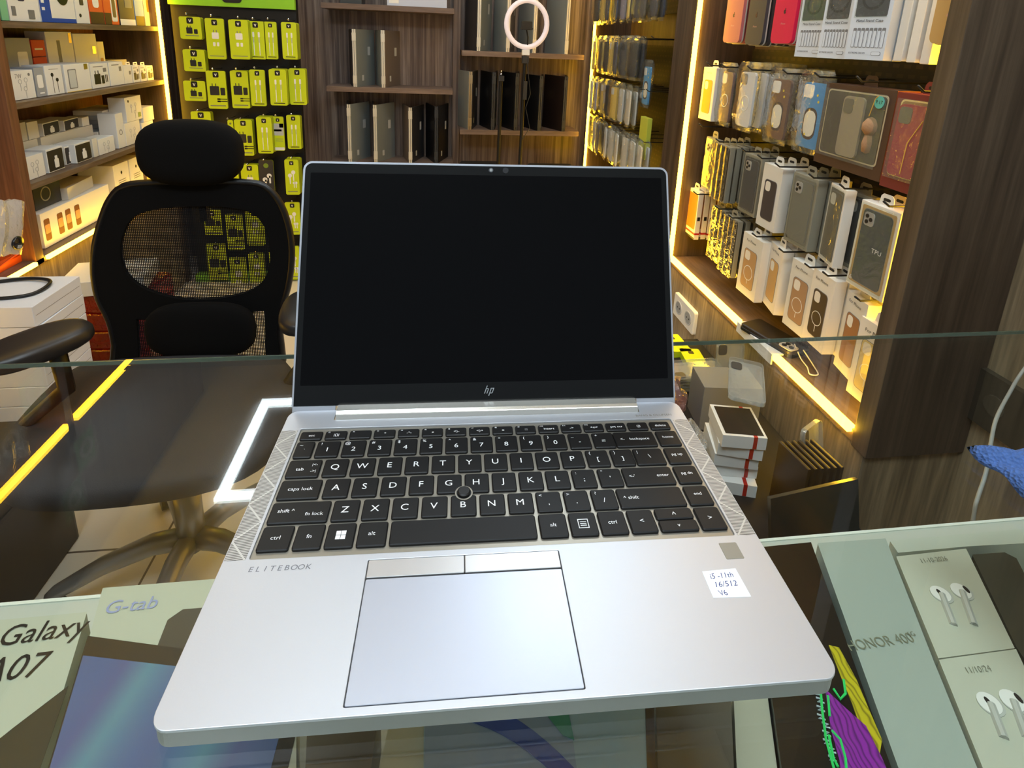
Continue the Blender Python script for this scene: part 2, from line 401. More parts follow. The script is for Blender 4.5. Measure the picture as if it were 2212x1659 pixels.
wide(.1288, .1458, 4, [('>', .1373, 0, .0046)], .0172)
FL = ['esc', '|[]|', '', '*', '-*-', 'x', '<)-', '<)+', 'o', ':::', 'insert', '->', '<o>', 'prt scr', '(|)', 'delete']
for k, s in enumerate(FL):
    x0 = -.1457+k*.01822
    b = keycap(x0, x0+.0162, .1846, .0088)
    if s: leg(b, s, x0+.0085, .1843, .0032)
    if 0 < k < 13: leg(b, 'f%d' % k, x0+.0028, .1872, .0018)
    b.build('key', lt)
ps = MB(); ps.ring((-.0228, .1233), .0060, .0050, .0005, .0010, SILVK, 'z', 28); ps.disc((-.0228, .1233), .0051, .0003, .0007, INK, 'z', 28)
ps.lathe([(.0034, .0005), (.0043, .0014), (.0043, .0024), (.0036, .0030)], (-.0228, .1233, 0), BLACK, 20); ps.build('pointing_stick', lt)
# speaker grilles
def grille_mat():
    m = bpy.data.materials.new('drilled speaker grille'); m.use_nodes = True; nt = m.node_tree; bs = nt.nodes['Principled BSDF']
    N = nt.nodes.new; L = nt.links.new
    def math_(op, a, b=None):
        n = N('ShaderNodeMath'); n.operation = op
        for i, x in enumerate((a, b)):
            if x is None: continue
            if isinstance(x, (int, float)): n.inputs[i].default_value = x
            else: L(x, n.inputs[i])
        return n.outputs[0]
    tc = N('ShaderNodeTexCoord'); sp = N('ShaderNodeSeparateXYZ'); L(tc.outputs['Object'], sp.inputs[0])
    ax = math_('ABSOLUTE', sp.outputs[0]); u = math_('DIVIDE', math_('SUBTRACT', ax, .1491), .0124)
    tri = math_('PINGPONG', math_('DIVIDE', sp.outputs[1], .0135), 1.0)
    tri2 = math_('ABSOLUTE', math_('SUBTRACT', u, tri)); line = math_('GREATER_THAN', tri2, .055)
    ph = math_('MULTIPLY', math_('ADD', sp.outputs[1], math_('MULTIPLY', ax, .12)), 1/.00115)
    st = math_('LESS_THAN', math_('FRACT', ph), .5)
    f = math_('MULTIPLY', line, st)
    mx = N('ShaderNodeMix'); mx.data_type = 'RGBA'; L(f, mx.inputs[0])
    mx.inputs[6].default_value = (*srgb((190, 188, 184)), 1); mx.inputs[7].default_value = (*srgb((98, 95, 92)), 1)
    L(mx.outputs[2], bs.inputs['Base Color']); bs.inputs['Metallic'].default_value = .4; bs.inputs['Roughness'].default_value = .45
    return m
GR = grille_mat()
for sg in (-1, 1):
    x0, x1 = sorted((sg*.1492, sg*.1612)); MB().box(x0, x1, .0815, .1912, -.0001, .00012, GR).build('speaker_grille', lt)
# lettering, sensor, sticker
b = MB(); gap = (.0318)/8
for k, ch in enumerate('ELITEBOOK'): b.text(ch, (-.1440+k*gap, .0752, .0001), (1, 0, 0), (0, 1, 0), .0046, mat('deck lettering', (105, 106, 112), .5), 1.1, .12)
b.build('deck_lettering', lt)
MB().text('BANG & OLUFSEN', (.1353, .1975, .0001), (1, 0, 0), (0, 1, 0), .0033, mat('speaker lettering', (120, 116, 106), .5), 1.15).build('speaker_lettering', lt)
MB().key(.1342, .1456, .0656, .0768, -.0003, .0002, .0008, .0002, mat('fingerprint sensor', (138, 136, 128), .4, .4)).build('fingerprint_sensor', lt)
b = MB(); q = [(.1158, .0588), (.1366, .0596), (.1372, .0424), (.1153, .0430)]
b.prism(q, 0, .0002, mat('white paper sticker', (225, 232, 238), .6), 'z')
BI = mat('blue pen ink', (40, 50, 110), .6)
b.text('i5 -11th', (.1262, .0555, .00025), (1, .03, 0), (0, 1, 0), .0046, BI, 1, .2).text('16/512', (.1262, .0504, .00025), (1, .02, 0), (0, 1, 0), .0046, BI, 1.1, .2).text('V6', (.1222, .0453, .00025), (1, 0, 0), (0, 1, 0), .0044, BI, 1, -.1)
s = b.build('paper_sticker', lt); s['label'] = 'small white sticker with blue handwriting'
# lid
th = math.radians(112)
LM = Matrix(((1, 0, 0, 0), (0, -math.cos(th), -math.sin(th), .217), (0, math.sin(th), -math.cos(th), .002), (0, 0, 0, 1)))  # x, v(up), n(toward user)
lid = MB(LM); H = .2025
lid.prism([(W2-.0005, 0)]+[p for p in rrect(-W2, W2, -.1, H, .0075, 6) if p[1] > 0]+[(-W2+.0005, 0)], -.0055, 0, SILV, 'z')
lo = lid.build('lid', lt, bevel=.0012)
MB(LM).prism([(W2-.002, .0005)]+[p for p in rrect(-W2+.0018, W2-.0018, -.1, H-.0018, .006, 6) if p[1] > 0]+[(-W2+.002, .0005)], 0, .0004, BEZ, 'z').build('bezel', lo)
MB(LM).prism(rrect(-.1552, .1552, .0165, .1925, .0008, 2), .0004, .0005, SCREEN, 'z').build('display', lo)
MB(LM).disc((-.0005, .1972), .0021, .0004, .0009, mat('webcam ring', (70, 72, 76), .3), 'z').disc((-.0005, .1972), .0013, .0009, .0011, mat('webcam shutter', (150, 152, 150), .3), 'z').disc((.0125, .1972), .0026, .0004, .0006, INK, 'z').build('webcam', lo)
b = MB(LM); LG = mat('logo silver', (178, 182, 184), .3, .5)
def bar(x, y0, y1): 
    s_ = .36; b.prism([(x+y0*s_, y0+.0095), (x+.0007+y0*s_, y0+.0095), (x+.0007+y1*s_, y1+.0095), (x+y1*s_, y1+.0095)], .0004, .0007, LG, 'z')
bar(-.0042, -.0022, .0040); bar(-.0022, -.0022, .0016); bar(.0000, -.0040, .0020); bar(.0021, -.0018, .0022)
b.prism([(-.0034, .0109), (-.0016, .0109), (-.0014, .0115), (-.0032, .0115)], .0004, .0007, LG, 'z').prism([(.0004, .0111), (.0028, .0111), (.0030, .0117), (.0006, .0117)], .0004, .0007, LG, 'z').prism([(-.0006, .0073), (.0016, .0073), (.0018, .0079), (-.0004, .0079)], .0004, .0007, LG, 'z')
b.build('lid_logo', lo)
for x0, x1 in ((-W2+.0015, -.1262), (.1262, W2-.0015)):
    MB(LM).box(x0, x1, -.006, .0004, -.003, .0012, SILV).build('lid_chin', lo)
b = MB().prism([(.2030, -.0036), (.2030, -.0004), (.2050, .0030), (.2080, .0042), (.2150, .0046), (.2168, .0030), (.2168, -.0100), (.2040, -.0100)], -.1238, .1238, mat('hinge silver', (210, 208, 200), .25, .8), 'x').build('hinge', lt, bevel=.0006)

# ================================================================ glass counter
GLASS = clear('counter glass', (247, 249, 247))
GEDGE = mat('glass edge green', (70, 84, 74), .15, spec=.6)
sc_ = thing('display_counter', 'glass topped display counter with a pale inner shelf under the laptop', 'counter', (0, 0, GZ))
GT = .006
SX0, SX1 = -.95, .96; SH = -.176; SY = on_y = .222
MB().box(-.98, 1.0, -.34, .328, -GT, 0, GLASS).build('glass_top', sc_)
MB().box(-.98, 1.0, .3275, .3287, -GT+.001, -.001, GEDGE).build('glass_edge_strip', sc_)
SHM = mat('pale laminate shelf', (186, 192, 182), .4)
MB().box(-.98, 1.0, -.34, .2335, SH-.018, SH, SHM).build('inner_shelf', sc_)
MB().box(-.98, 1.0, .2335, .2365, SH-.02, SH+.001, mat('shelf edging', (220, 228, 220), .35)).build('shelf_edging', sc_)
MB().box(-.98, 1.0, -.36, -.34, FZ-GZ, -GT, mat('counter front', (190, 190, 185), .4)).build('front_panel', sc_)
MB().box(-.98, -.965, -.34, .327, SH-.018, -GT, GLASS).build('side_glass', sc_)
MB().box(.985, 1.0, -.34, .327, FZ-GZ, -GT, BASEW).build('side_panel', sc_)
ST = GZ+SH      # shelf top in the room
# boxes on the inner shelf, placed by the corners of their tops
def flat_box(name, label, cat, q, zt, mt, deco=None, group=None, side=None):
    P = [at(x, y, 2, zt) for x, y in q]; c = sum((p for p in P), Vector())/len(P)
    t = thing(name, label, cat, (c.x, c.y, ST), group=group)
    pts = [(p.x-c.x, p.y-c.y) for p in P]
    b = MB().prism(pts, .0005, zt-ST, mt, 'z', side)
    b.build('box_body', t, bevel=.001, recalc=True)
    return t, c, P
def onbox(t, zt, quad, mt, name='cover_picture', lift=.0004):     # printed area on a box lid
    b = MB(); P = [at(x, y, 2, zt) for x, y in quad]
    b.prism([(p.x-t.location.x, p.y-t.location.y) for p in P], zt-ST, zt-ST+lift, mt, 'z'); return b.build(name, t, recalc=True)
def onboxtext(t, zt, s, px, py, px2, py2, size, mt, sx=1, name='lettering', off=0):
    a = at(px, py, 2, zt); e = at(px2, py2, 2, zt); u = (e-a).normalized(); v = Vector((-u.y, u.x, 0)); loc = Vector((t.location.x, t.location.y, ST))
    c = a-loc; c.z = zt-ST+.0006
    return MB().text(s, c, u, v, size, mt, sx, off, 'l').build(name, t)
PALE = mat('pale box card', (184, 188, 168), .5)
ZT = -.150
def swirl(name, c0, c1, c2, sc=9, dist=3):
    m = bpy.data.materials.new(name); m.use_nodes = True; nt = m.node_tree; bs = nt.nodes['Principled BSDF']
    tc = nt.nodes.new('ShaderNodeTexCoord'); n = nt.nodes.new('ShaderNodeTexWave'); n.inputs['Scale'].default_value = sc; n.inputs['Distortion'].default_value = dist; n.inputs['Detail'].default_value = 2
    n.inputs['Detail Scale'].default_value = .8
    nt.links.new(tc.outputs['Object'], n.inputs['Vector']); r = ramp(nt, [(.0, c0), (.45, c1), (.8, c2), (1, c0)])
    nt.links.new(n.outputs[0], r.inputs[0]); nt.links.new(r.outputs[0], bs.inputs['Base Color']); bs.inputs['Roughness'].default_value = .35; return m
t, c, P = flat_box('phone_box', 'pale phone box printed with black letters, left end of the counter shelf', 'box', [(-260, 1420), (-120, 1350), (188, 1322), (56, 1760), (-420, 1800)], ZT, PALE)
onboxtext(t, ZT, 'Galaxy', 4, 1378, 190, 1352, .0222, INK, .96)
onboxtext(t, ZT, 'A07', -38, 1455, 75, 1440, .0245, INK, .98)
onbox(t, ZT, [(-60, 1759), (-30, 1620), (30, 1572), (148, 1482), (56, 1750)], mat('printed dark phone', (46, 48, 42), .4))
t, c, P = flat_box('tablet_box', 'pale tablet box with a dark tablet and blue swirl, left of the laptop', 'box', [(222, 1270), (470, 1250), (640, 1238), (640, 1760), (76, 1800)], ZT+.006, PALE)
onboxtext(t, ZT+.006, 'G-tab', 230, 1315, 340, 1302, .0150, mat('lilac print', (150, 160, 200), .5), 1.1)
onbox(t, ZT+.006, [(340, 1396), (362, 1340), (395, 1317), (600, 1300), (560, 1420)], mat('printed grey tablet', (70, 68, 62), .4))
onbox(t, ZT+.006, [(190, 1375), (560, 1425), (645, 1560), (600, 1755), (65, 1790)], mat('printed tablet bezel', (44, 40, 36), .4), lift=.0007)
onbox(t, ZT+.006, [(180, 1418), (560, 1462), (612, 1560), (560, 1757), (70, 1788)], swirl('blue swirl print', (78, 98, 142), (92, 134, 152), (84, 94, 138), 2.0, 4), lift=.0010)
t, c, P = flat_box('phone_box', 'dark grey phone box showing under the front left of the laptop', 'box', [(665, 1540), (822, 1520), (786, 1759), (655, 1759)], ZT+.004, mat('taupe box', (98, 92, 80), .4))
t, c, P = flat_box('phone_box', 'narrow white box between the dark phone box and the blue tablet picture', 'box', [(845, 1540), (918, 1530), (918, 1759), (800, 1759)], ZT, PALE)
t, c, P = flat_box('tablet_box', 'tablet box with blue wave picture under the laptop front edge', 'box', [(916, 1500), (1400, 1480), (1412, 1759), (914, 1759)], ZT+.004, mat('blue grey cover', (150, 182, 200), .35))
onbox(t, ZT+.004, [(918, 1520), (1225, 1500), (1258, 1759), (916, 1759)], mat('pale blue screen picture', (134, 158, 188), .35), lift=.0007)
bl = mat('deep blue wave', (52, 82, 170), .3); zz = ZT+.0125-.0075
pt = []
for k in range(13):
    a = k/12; pt.append((918+a*330, 1592-44*math.sin((a*.55+.35)*math.pi)+a*a*150))
pq = [(x+(18 if i else 0), y-46+8*i/12) for i, (x, y) in enumerate(pt)][::-1]
onbox(t, ZT+.004, pt+pq, bl, lift=.0012)
onbox(t, ZT+.004, [(1168, 1530), (1225, 1528), (1240, 1600), (1215, 1590)], mat('green wave', (70, 150, 130), .3), lift=.0012)
onboxtext(t, ZT+.004, '20:08', 1082, 1662, 1170, 1656, .0115, mat('pale clock print', (176, 196, 204), .4))
onbox(t, ZT+.004, [(1393, 1500), (1412, 1499), (1418, 1759), (1400, 1759)], mat('dark brown bezel', (52, 44, 38), .4), lift=.0007)
t, c, P = flat_box('phone_box', 'dark phone box with pale edges right of the blue tablet picture', 'box', [(1416, 1495), (1578, 1490), (1590, 1759), (1424, 1759)], ZT, mat('dark taupe box', (86, 84, 74), .4))
t, c, P = flat_box('phone_box', 'slim white box between the dark phone box and graffiti box', 'box', [(1584, 1490), (1655, 1480), (1692, 1759), (1596, 1759)], ZT-.003, PALE)
t, c, P = flat_box('phone_box', 'black box with purple, yellow and green neon art right of laptop', 'box', [(1560, 1190), (1752, 1171), (1926, 1659), (1962, 1759), (1702, 1759), (1664, 1480)], ZT+.004, mat('black gloss box', (12, 12, 13), .3))
def splat(name, a, b_, sc=40):
    m = swirl(name, a, b_, a, sc, 8); return m
onbox(t, ZT+.004, [(1790, 1395), (1812, 1400), (1850, 1470), (1875, 1530), (1905, 1600), (1898, 1640), (1868, 1600), (1840, 1520), (1815, 1460)], splat('yellow neon paint', (190, 180, 30), (120, 110, 20)), 'yellow_paint', .0008)
onbox(t, ZT+.004, [(1782, 1490), (1830, 1535), (1870, 1570), (1905, 1640), (1930, 1700), (1935, 1759), (1830, 1759), (1812, 1640), (1795, 1580)], splat('purple neon paint', (140, 40, 160), (80, 20, 100)), 'purple_paint', .0010)
gb = MB(); GN = mat('neon green paint', (50, 220, 110), .4)
for pts in ([(1772, 1490), (1776, 1540), (1784, 1600), (1800, 1659), (1815, 1700)], [(1788, 1505), (1792, 1550)], [(1800, 1490), (1815, 1512), (1826, 1500), (1822, 1470)], [(1796, 1580), (1815, 1600), (1826, 1640), (1830, 1690)], [(1790, 1590), (1800, 1640), (1810, 1659)]):
    Q = [at(x, y, 2, ZT+.004)-Vector((t.location.x, t.location.y, ST)) for x, y in pts]; gb.tube([(p.x, p.y, p.z+.0008) for p in Q], .0009, GN, 6)
gb.build('neon_lines', t)
sq = MB(); LS = mat('pale script', (200, 215, 225), .4)
for k in range(9):
    x0, y0 = 1752+k*4.2+(k*5%3)*3, 1490+k*18
    Q = [at(x0+dx, y0+dy, 2, ZT+.004)-Vector((t.location.x, t.location.y, ST)) for dx, dy in ((0, 0), (14, 4), (4, 9), (18, 12))]; sq.tube([(p.x, p.y, p.z+.0006) for p in Q], .0006, LS, 5)
sq.build('script_lettering', t)
t, c, P = flat_box('phone_box', 'plain pale green white phone box with grey lettering, right of laptop', 'box', [(1766, 1173), (1913, 1163), (2018, 1430), (2136, 1720), (2152, 1759), (1978, 1759), (1934, 1640)], ZT, mat('pale grey green box', (158, 170, 160), .4))
onboxtext(t, ZT, 'HONOR 400', 1832, 1398, 1960, 1380, .0105, mat('olive print', (120, 124, 104), .4), 1.0)
onboxtext(t, ZT, '5G', 1962, 1372, 1975, 1370, .005, mat('olive print'), 1.0, 'small_lettering')
def earbud_box(q, lab, ex, ey, sc, date):
    t, c, P = flat_box('earbud_box', lab, 'box', q, ZT+.002, mat('white earbud box', (184, 188, 170), .45), group='earbud boxes on the counter shelf')
    loc = Vector((t.location.x, t.location.y, ST)); b = MB(); E1 = mat('printed earbud', (226, 228, 222), .4); E2 = mat('printed earbud shade', (176, 180, 172), .5)
    for (dx, sg) in ((0, 1), (44*sc, -1)):
        A = at(ex+dx, ey+(0 if sg > 0 else -6), 2, ZT+.002)-loc; B = at(ex+dx+26*sc, ey+66*sc, 2, ZT+.002)-loc
        z = A.z
        b.tube([(A.x, A.y, z), (B.x, B.y, z)], .0030, E2, 8); b.tube([(A.x, A.y, z+.0004), (B.x, B.y, z+.0004)], .0024, E1, 8)
        b.disc((A.x, A.y), .0088, z, z+.0006, E2, 'z', 20, .0078); b.disc((A.x-.0008, A.y+.0005), .0078, z+.0006, z+.0010, E1, 'z', 20, .0070)
        b.disc((A.x-.001 if sg > 0 else A.x+.005, A.y+.001), .0016, z+.001, z+.0014, INK, 'z', 12, .0034)
    b.build('earbud_picture', t)
    a = at(*date, 2, ZT+.002); onboxtext(t, ZT+.002, '11-10-2026' if sc == 1 else '11/10/24', date[0], date[1], date[0]+60, date[1]-6, .0060, mat('grey pen ink', (120, 124, 110), .5), 1.0, 'handwriting', .25)
    return t
onb = earbud_box([(1936, 1202), (2087, 1185), (2192, 1400), (2027, 1422)], 'white earbud box with grey handwriting, the upper of two', 2034, 1285, 1.0, (1990, 1213))
onb = earbud_box([(2028, 1425), (2195, 1402), (2330, 1690), (2148, 1720)], 'white earbud box below the other earbud box, at the right frame edge', 2140, 1522, 1.12, (2088, 1450))
t, c, P = flat_box('paper_sheet', 'pale folded card lying above the upper earbud box', 'card', [(1922, 1168), (2240, 1140), (2240, 1172), (2092, 1180), (1940, 1194)], ZT-.006, mat('pale card sheet', (184, 192, 178), .5))
t, c, P = flat_box('tablet_case', 'dark olive tablet case lying right of the earbud boxes', 'tablet case', [(2100, 1198), (2170, 1193), (2196, 1206), (2260, 1330), (2300, 1480), (2250, 1480), (2196, 1398)], ZT+.001, mat('olive black case', (50, 52, 42), .5))

# cloth and cable
bm = bmesh.new(); bmesh.ops.create_grid(bm, x_segments=28, y_segments=28, size=1)
for v in bm.verts:
    u, q = v.co.x, v.co.y; ed = max(abs(u), abs(q))
    v.co = Vector((.075*u-.012*q, .058*q*(1+.12*u)+.004*math.sin(3*u), .004+.020*(1-ed**6)*(.8+.2*math.sin(4*u+2*q))+.0025*math.sin(15*u+9*q)))
me = bpy.data.meshes.new('blue_cloth'); bm.to_mesh(me); bm.free()
def knit():
    m = mat('blue knit', (64, 96, 156), .95, noise=.35, nscale=320); nt = m.node_tree
    v = nt.nodes.new('ShaderNodeTexVoronoi'); v.inputs['Scale'].default_value = 420; tc = nt.nodes.new('ShaderNodeTexCoord'); nt.links.new(tc.outputs['Object'], v.inputs['Vector'])
    bp = nt.nodes.new('ShaderNodeBump'); bp.inputs['Strength'].default_value = .9; bp.inputs['Distance'].default_value = .002
    nt.links.new(v.outputs[0], bp.inputs['Height']); nt.links.new(bp.outputs[0], nt.nodes['Principled BSDF'].inputs['Normal']); return m
me.materials.append(knit()); o = bpy.data.objects.new('blue_cloth', me); COL.objects.link(o)
for p in me.polygons: p.use_smooth = True
p0 = at(2205, 1080, 2, GZ+.01); o.location = (p0.x+.088, p0.y-.016, GZ); o.rotation_euler = (0, 0, -.25)
sm = o.modifiers.new('thick', 'SOLIDIFY'); sm.thickness = .003; sm.offset = 1
tag(o, 'bunched blue knitted cloth on the glass at the right frame edge', 'cloth')
pts = [at(x, y, 1, Y) for x, y, Y in ((2290, 700, .42), (2212, 798, .40), (2180, 850, .37), (2152, 905, .34), (2140, 960, .32), (2130, 1020, .30), (2112, 1075, .285), (2104, 1110, .28), (2085, 1250, .27), (2070, 1500, .27))]
o = MB().tube(sm3(pts), .0022, mat('grey cable sheath', (150, 152, 150), .5), 8).build('cable', smooth=True); tag(o, 'thin grey cable hanging behind the counter at the right', 'cable')

# ================================================================ packages
def rzw(side): return {'L': math.pi/2, 'R': -math.pi/2, 'B': 0}[side]
# local package frame: front face looks along -y, x to the right seen from the front, z down from 0 to -h
def phone_shape(b, w_, h, mt, y, th_=.006, cz=0, cam_=True, ring=False, camcol=None, r=.011):
    b.rr(-w_/2, w_/2, cz-h, cz, y, y+th_, r, mt)
    if cam_: b.rr(-w_/2+.004, -w_/2+.004+w_*.44, cz-.036, cz-.005, y-.0012, y, .007, camcol or mat('camera cutout', (216, 216, 214), .4))
    if ring: b.ring((0, cz-h*.57), w_*.30, w_*.26, y-.001, y, mat('magnet ring', (226, 226, 226), .35), 'y', 24)
def triple_cam(b, x, z, y, s=1.0):
    b.rr(x, x+.026*s, z-.028*s, z, y-.0014, y, .006, mat('camera plate', (205, 200, 192), .3))
    for dx, dz in ((.008, -.008), (.008, -.020), (.018, -.014)): b.disc((x+dx*s, z+dz*s), .0042*s, y-.0024, y-.0014, INK, 'y', 12)
def carton(t, w_, h, d, mt, side=None, tab=True, name='carton'):
    b = MB(); b.box(-w_/2, w_/2, 0, d, -h, 0, mt)
    if side:
        b.box(w_/2, w_/2+.0003, .0005, d-.0005, -h+.0005, -.0005, side); b.box(-w_/2-.0003, -w_/2, .0005, d-.0005, -h+.0005, -.0005, side)
    b.build(name, t, bevel=.0012)
    if tab:
        q = MB(); q.prism([(-.019, 0), (.019, 0), (.016, .018), (.011, .023), (-.011, .023), (-.016, .018)], d*.5, d*.5+.0012, mt)
        q.rr(-.009, .009, .009, .015, d*.5-.0003, d*.5+.0015, .003, INK); q.build('hang_tab', t)
def bag_over(t, w_, h, d, top=.022, mt=None):     # clear sleeve around a case
    b = MB(); x = w_/2+.004
    zs = [top, .004, -h*.25, -h*.5, -h*.75, -h-.004]; ys = [d*.5, -.003, -.004, -.002, -.005, d*.4]; y2 = [d*.5+.001, d+.003, d+.004, d+.002, d+.003, d*.4+.001]
    vs = []; fs = []
    for z, a, c in zip(zs, ys, y2): vs += [(-x, a, z), (0, a-.002, z), (x, a, z), (x, c, z), (0, c+.002, z), (-x, c, z)]
    for i in range(len(zs)-1):
        for k in range(6): fs.append((i*6+k, i*6+(k+1) % 6, i*6+6+(k+1) % 6, i*6+6+k))
    b.add(vs, fs, mt or BAG); b.rr(-x+.004, x-.004, top*.5, top, d*.5-.0006, d*.5+.0012, .002, BAG); b.build('clear_sleeve', t, smooth=True)

def K_case(col, ring=False, sleeve=True, bunny=False, cam_=True, camcol=None):
    def f(t, w_, h, d, g):
        b = MB(); m_ = mat('case '+str(col), col, .5); phone_shape(b, w_*.86, h*.9, m_, d*.3, .007, -h*.04, cam_, ring, camcol)
        if g == 'stars':
            ym = mat('yellow print', (230, 200, 60), .5)
            for x, z in ((.014, -.035), (.02, -.05), (-.01, -.13)): b.disc((x, z), .0035, d*.3-.0008, d*.3, ym, 'y', 5)
            b.rr(-.02, .02, -h*.78, -h*.42, d*.3-.0006, d*.3, .018, mat('cream print', (228, 222, 208), .5)).rr(-.024, .024, -h*.82, -h*.38, d*.3-.0003, d*.3, .02, mat('brown print', (74, 58, 48), .5))
        b.build('phone_case', t, bevel=.001)
        if sleeve: bag_over(t, w_, h, d)
    return f
def K_carton(front, case, side=None, win=False, ring=False, words=None, tab=True, three=False, wcol=None, wordcol=None):
    def f(t, w_, h, d, g):
        carton(t, w_, h, d, front, side, tab)
        b = MB()
        pic = (w_*.62, h*.62); cz = -h*.24
        if win:
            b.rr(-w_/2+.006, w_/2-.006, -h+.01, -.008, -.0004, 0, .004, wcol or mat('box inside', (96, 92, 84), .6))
            pic = (w_*.74, h*.84); cz = -h*.08
        m_ = mat('case '+str(case), case, .5)
        b.rr(-pic[0]/2, pic[0]/2, cz-pic[1], cz, -.0016 if win else -.0006, -.0002, .009, m_)
        b.rr(-pic[0]/2-.0014, pic[0]/2+.0014, cz-pic[1]-.0014, cz+.0014, -.0005, -.0001, .010, GREYINK)
        y = -.0018 if win else -.0008
        if three: triple_cam(b, -pic[0]/2+.005, cz-.005, y)
        else: b.rr(-pic[0]/2+.004, -pic[0]/2+.004+pic[0]*.42, cz-.030, cz-.004, y, y+.0008, .007, mat('printed camera hole', (226, 222, 212), .45))
        if ring: b.ring((0, cz-pic[1]*.6), pic[0]*.36, pic[0]*.33, y, y+.0006, mat('magnet ring'), 'y', 24); b.box(-.0009, .0009, y, y+.0006, cz-pic[1]*.9, cz-pic[1]*.6-pic[0]*.36, mat('magnet ring'))
        b.build('printed_front' if not win else 'case_in_window', t)
        if win: MB().box(-w_/2+.004, w_/2-.004, -.0032, -.0028, -h+.006, -.004, FILM).build('clear_window', t)
        if words:
            q = MB()
            for s, x, z, sz in words: q.text(s, (x*w_, -.0010-(.0024 if win else 0), z*h), (1, 0, 0), (0, 0, 1), sz, wordcol or INK, 1.1)
            q.build('lettering', t)
    return f
def K_plain(mt, side=None, extra=None, tab=False):
    def f(t, w_, h, d, g):
        carton(t, w_, h, d, mt, side, tab)
        if extra: extra(t, w_, h, d)
    return f
def hang(side, plane, kind, name, label, cat, xl, xr, yt, w_=None, h=.17, d=.022, n=0, step=.026, group=None, turn=0, lean=0, g=None, blab=None, ztop=None, yb=None):
    """hang a package so that its front meets the given plane; xl, xr, yt are the photo columns and row of its front"""
    ax = 0 if side in 'LR' else 1
    A = at(xl, yt+40, ax, plane); B = at(xr, yt+40, ax, plane); T = at((xl+xr)/2, yt, ax, plane)
    c = (A+B)/2; c.z = T.z if ztop is None else ztop
    if yb: c.z = at((xl+xr)/2, yb, ax, plane).z+h
    if w_ is None: w_ = max(.03, min(.11, (A-B).length))
    t = thing(name, label, cat, c, rzw(side)+turn, group, lean)
    kind(t, w_, h, d, g)
    dr = Vector((math.sin(-t.rotation_euler[2]), math.cos(t.rotation_euler[2]), 0)) if not lean else Vector((math.sin(-t.rotation_euler[2]), math.cos(t.rotation_euler[2]), 0))
    for k in range(n):
        dup(t, c+dr*step*(k+1)+Vector((0, random.uniform(-.002, .002), random.uniform(-.003, .002))), t.rotation_euler[2]+random.uniform(-.03, .03), (blab or label.split(',')[0])+', %s behind front one' % ORD[k], group)
    return t

# ================================================================ right wall: two lit bays of phone cases
def strip(name, label, a, b, s=.006, grp='amber led strips'):
    a = Vector(a); b = Vector(b); t = thing(name, label, 'led strip', a, group=grp); d = b-a
    vs = [s if abs(x) < 1e-6 else 0 for x in d]; lo = [min(0, d[i])-vs[i] for i in range(3)]; hi = [max(0, d[i])+vs[i] for i in range(3)]
    MB().box(lo[0], hi[0], lo[1], hi[1], lo[2], hi[2], WARML).build('light_strip', t)
    return t
ZB, ZTOP = -.447, 1.07
XB = 1.00
u = thing('wall_shelf_unit', 'dark wood wall unit with two phone case bays edged in amber light', 'shelf unit', (XR, .65, FZ))
u.location = (0, 0, 0)
MB().box(XR, 1.031, .645, .685, -.482, CZ-.02, PANELW).build('end_panel', u, bevel=.001)
MB().box(XR, 1.031, 1.615, 1.795, ZB, CZ-.02, PANELW).build('divider_panel', u, bevel=.001)
MB().box(XR, 1.031, 2.865, 2.90, ZB, CZ-.02, PANELW).build('end_panel', u)
MB().box(XR+.004, 1.031, .655, 2.90, FZ, ZB-.028, BASEW).build('base_cabinet', u)
MB().box(XR, 1.031, .685, 2.88, ZB-.028, ZB, SHELFW).build('bay_floor', u, bevel=.001)
MB().box(XR, 1.031, .685, 2.88, ZTOP, ZTOP+.03, SHELFW).build('bay_top', u)
MB().box(XR, XR+.02, .685, 2.88, ZTOP+.03, CZ-.02, PANELW).build('fascia', u)
def slots():
    m = mat('black slotwall', (24, 21, 19), .5); nt = m.node_tree; g = nt.nodes.new('ShaderNodeNewGeometry'); br = nt.nodes.new('ShaderNodeTexBrick')
    mp = nt.nodes.new('ShaderNodeMapping'); mp.inputs['Rotation'].default_value = (math.pi/2, 0, 0)
    sx = nt.nodes.new('ShaderNodeSeparateXYZ'); cx_ = nt.nodes.new('ShaderNodeCombineXYZ'); nt.links.new(g.outputs['Position'], sx.inputs[0])
    ad = nt.nodes.new('ShaderNodeMath'); nt.links.new(sx.outputs[0], ad.inputs[0]); nt.links.new(sx.outputs[1], ad.inputs[1])
    nt.links.new(ad.outputs[0], cx_.inputs[0]); nt.links.new(sx.outputs[2], cx_.inputs[1]); nt.links.new(cx_.outputs[0], br.inputs['Vector'])
    br.inputs['Scale'].default_value = 1; br.inputs['Brick Width'].default_value = .032; br.inputs['Row Height'].default_value = .022; br.inputs['Mortar Size'].default_value = .007
    br.inputs['Color1'].default_value = (*srgb((50, 38, 24)), 1); br.inputs['Color2'].default_value = (*srgb((34, 26, 18)), 1); br.inputs['Mortar'].default_value = (*srgb((9, 8, 8)), 1)
    nt.links.new(br.outputs[0], nt.nodes['Principled BSDF'].inputs['Base Color']); return m
SLOT = slots()
for y0, y1 in ((.69, 1.60), (1.80, 2.86)):
    MB().box(XB+.012, 1.031, y0, y1, ZB, ZTOP, PANELW).build('bay_back', u)
    MB().box(XB, XB+.011, y0+.02, y1-.01, -.36, .30, SLOT).build('slotted_panel', u)
    MB().box(XB, XB+.011, y0+.02, y1-.01, .44, .90, SLOT).build('slotted_panel', u)
strip('led_strip', 'vertical amber LED strip at the far edge of the near right bay', (XR-.003, 1.612, ZB+.006), (XR-.003, 1.612, ZTOP))
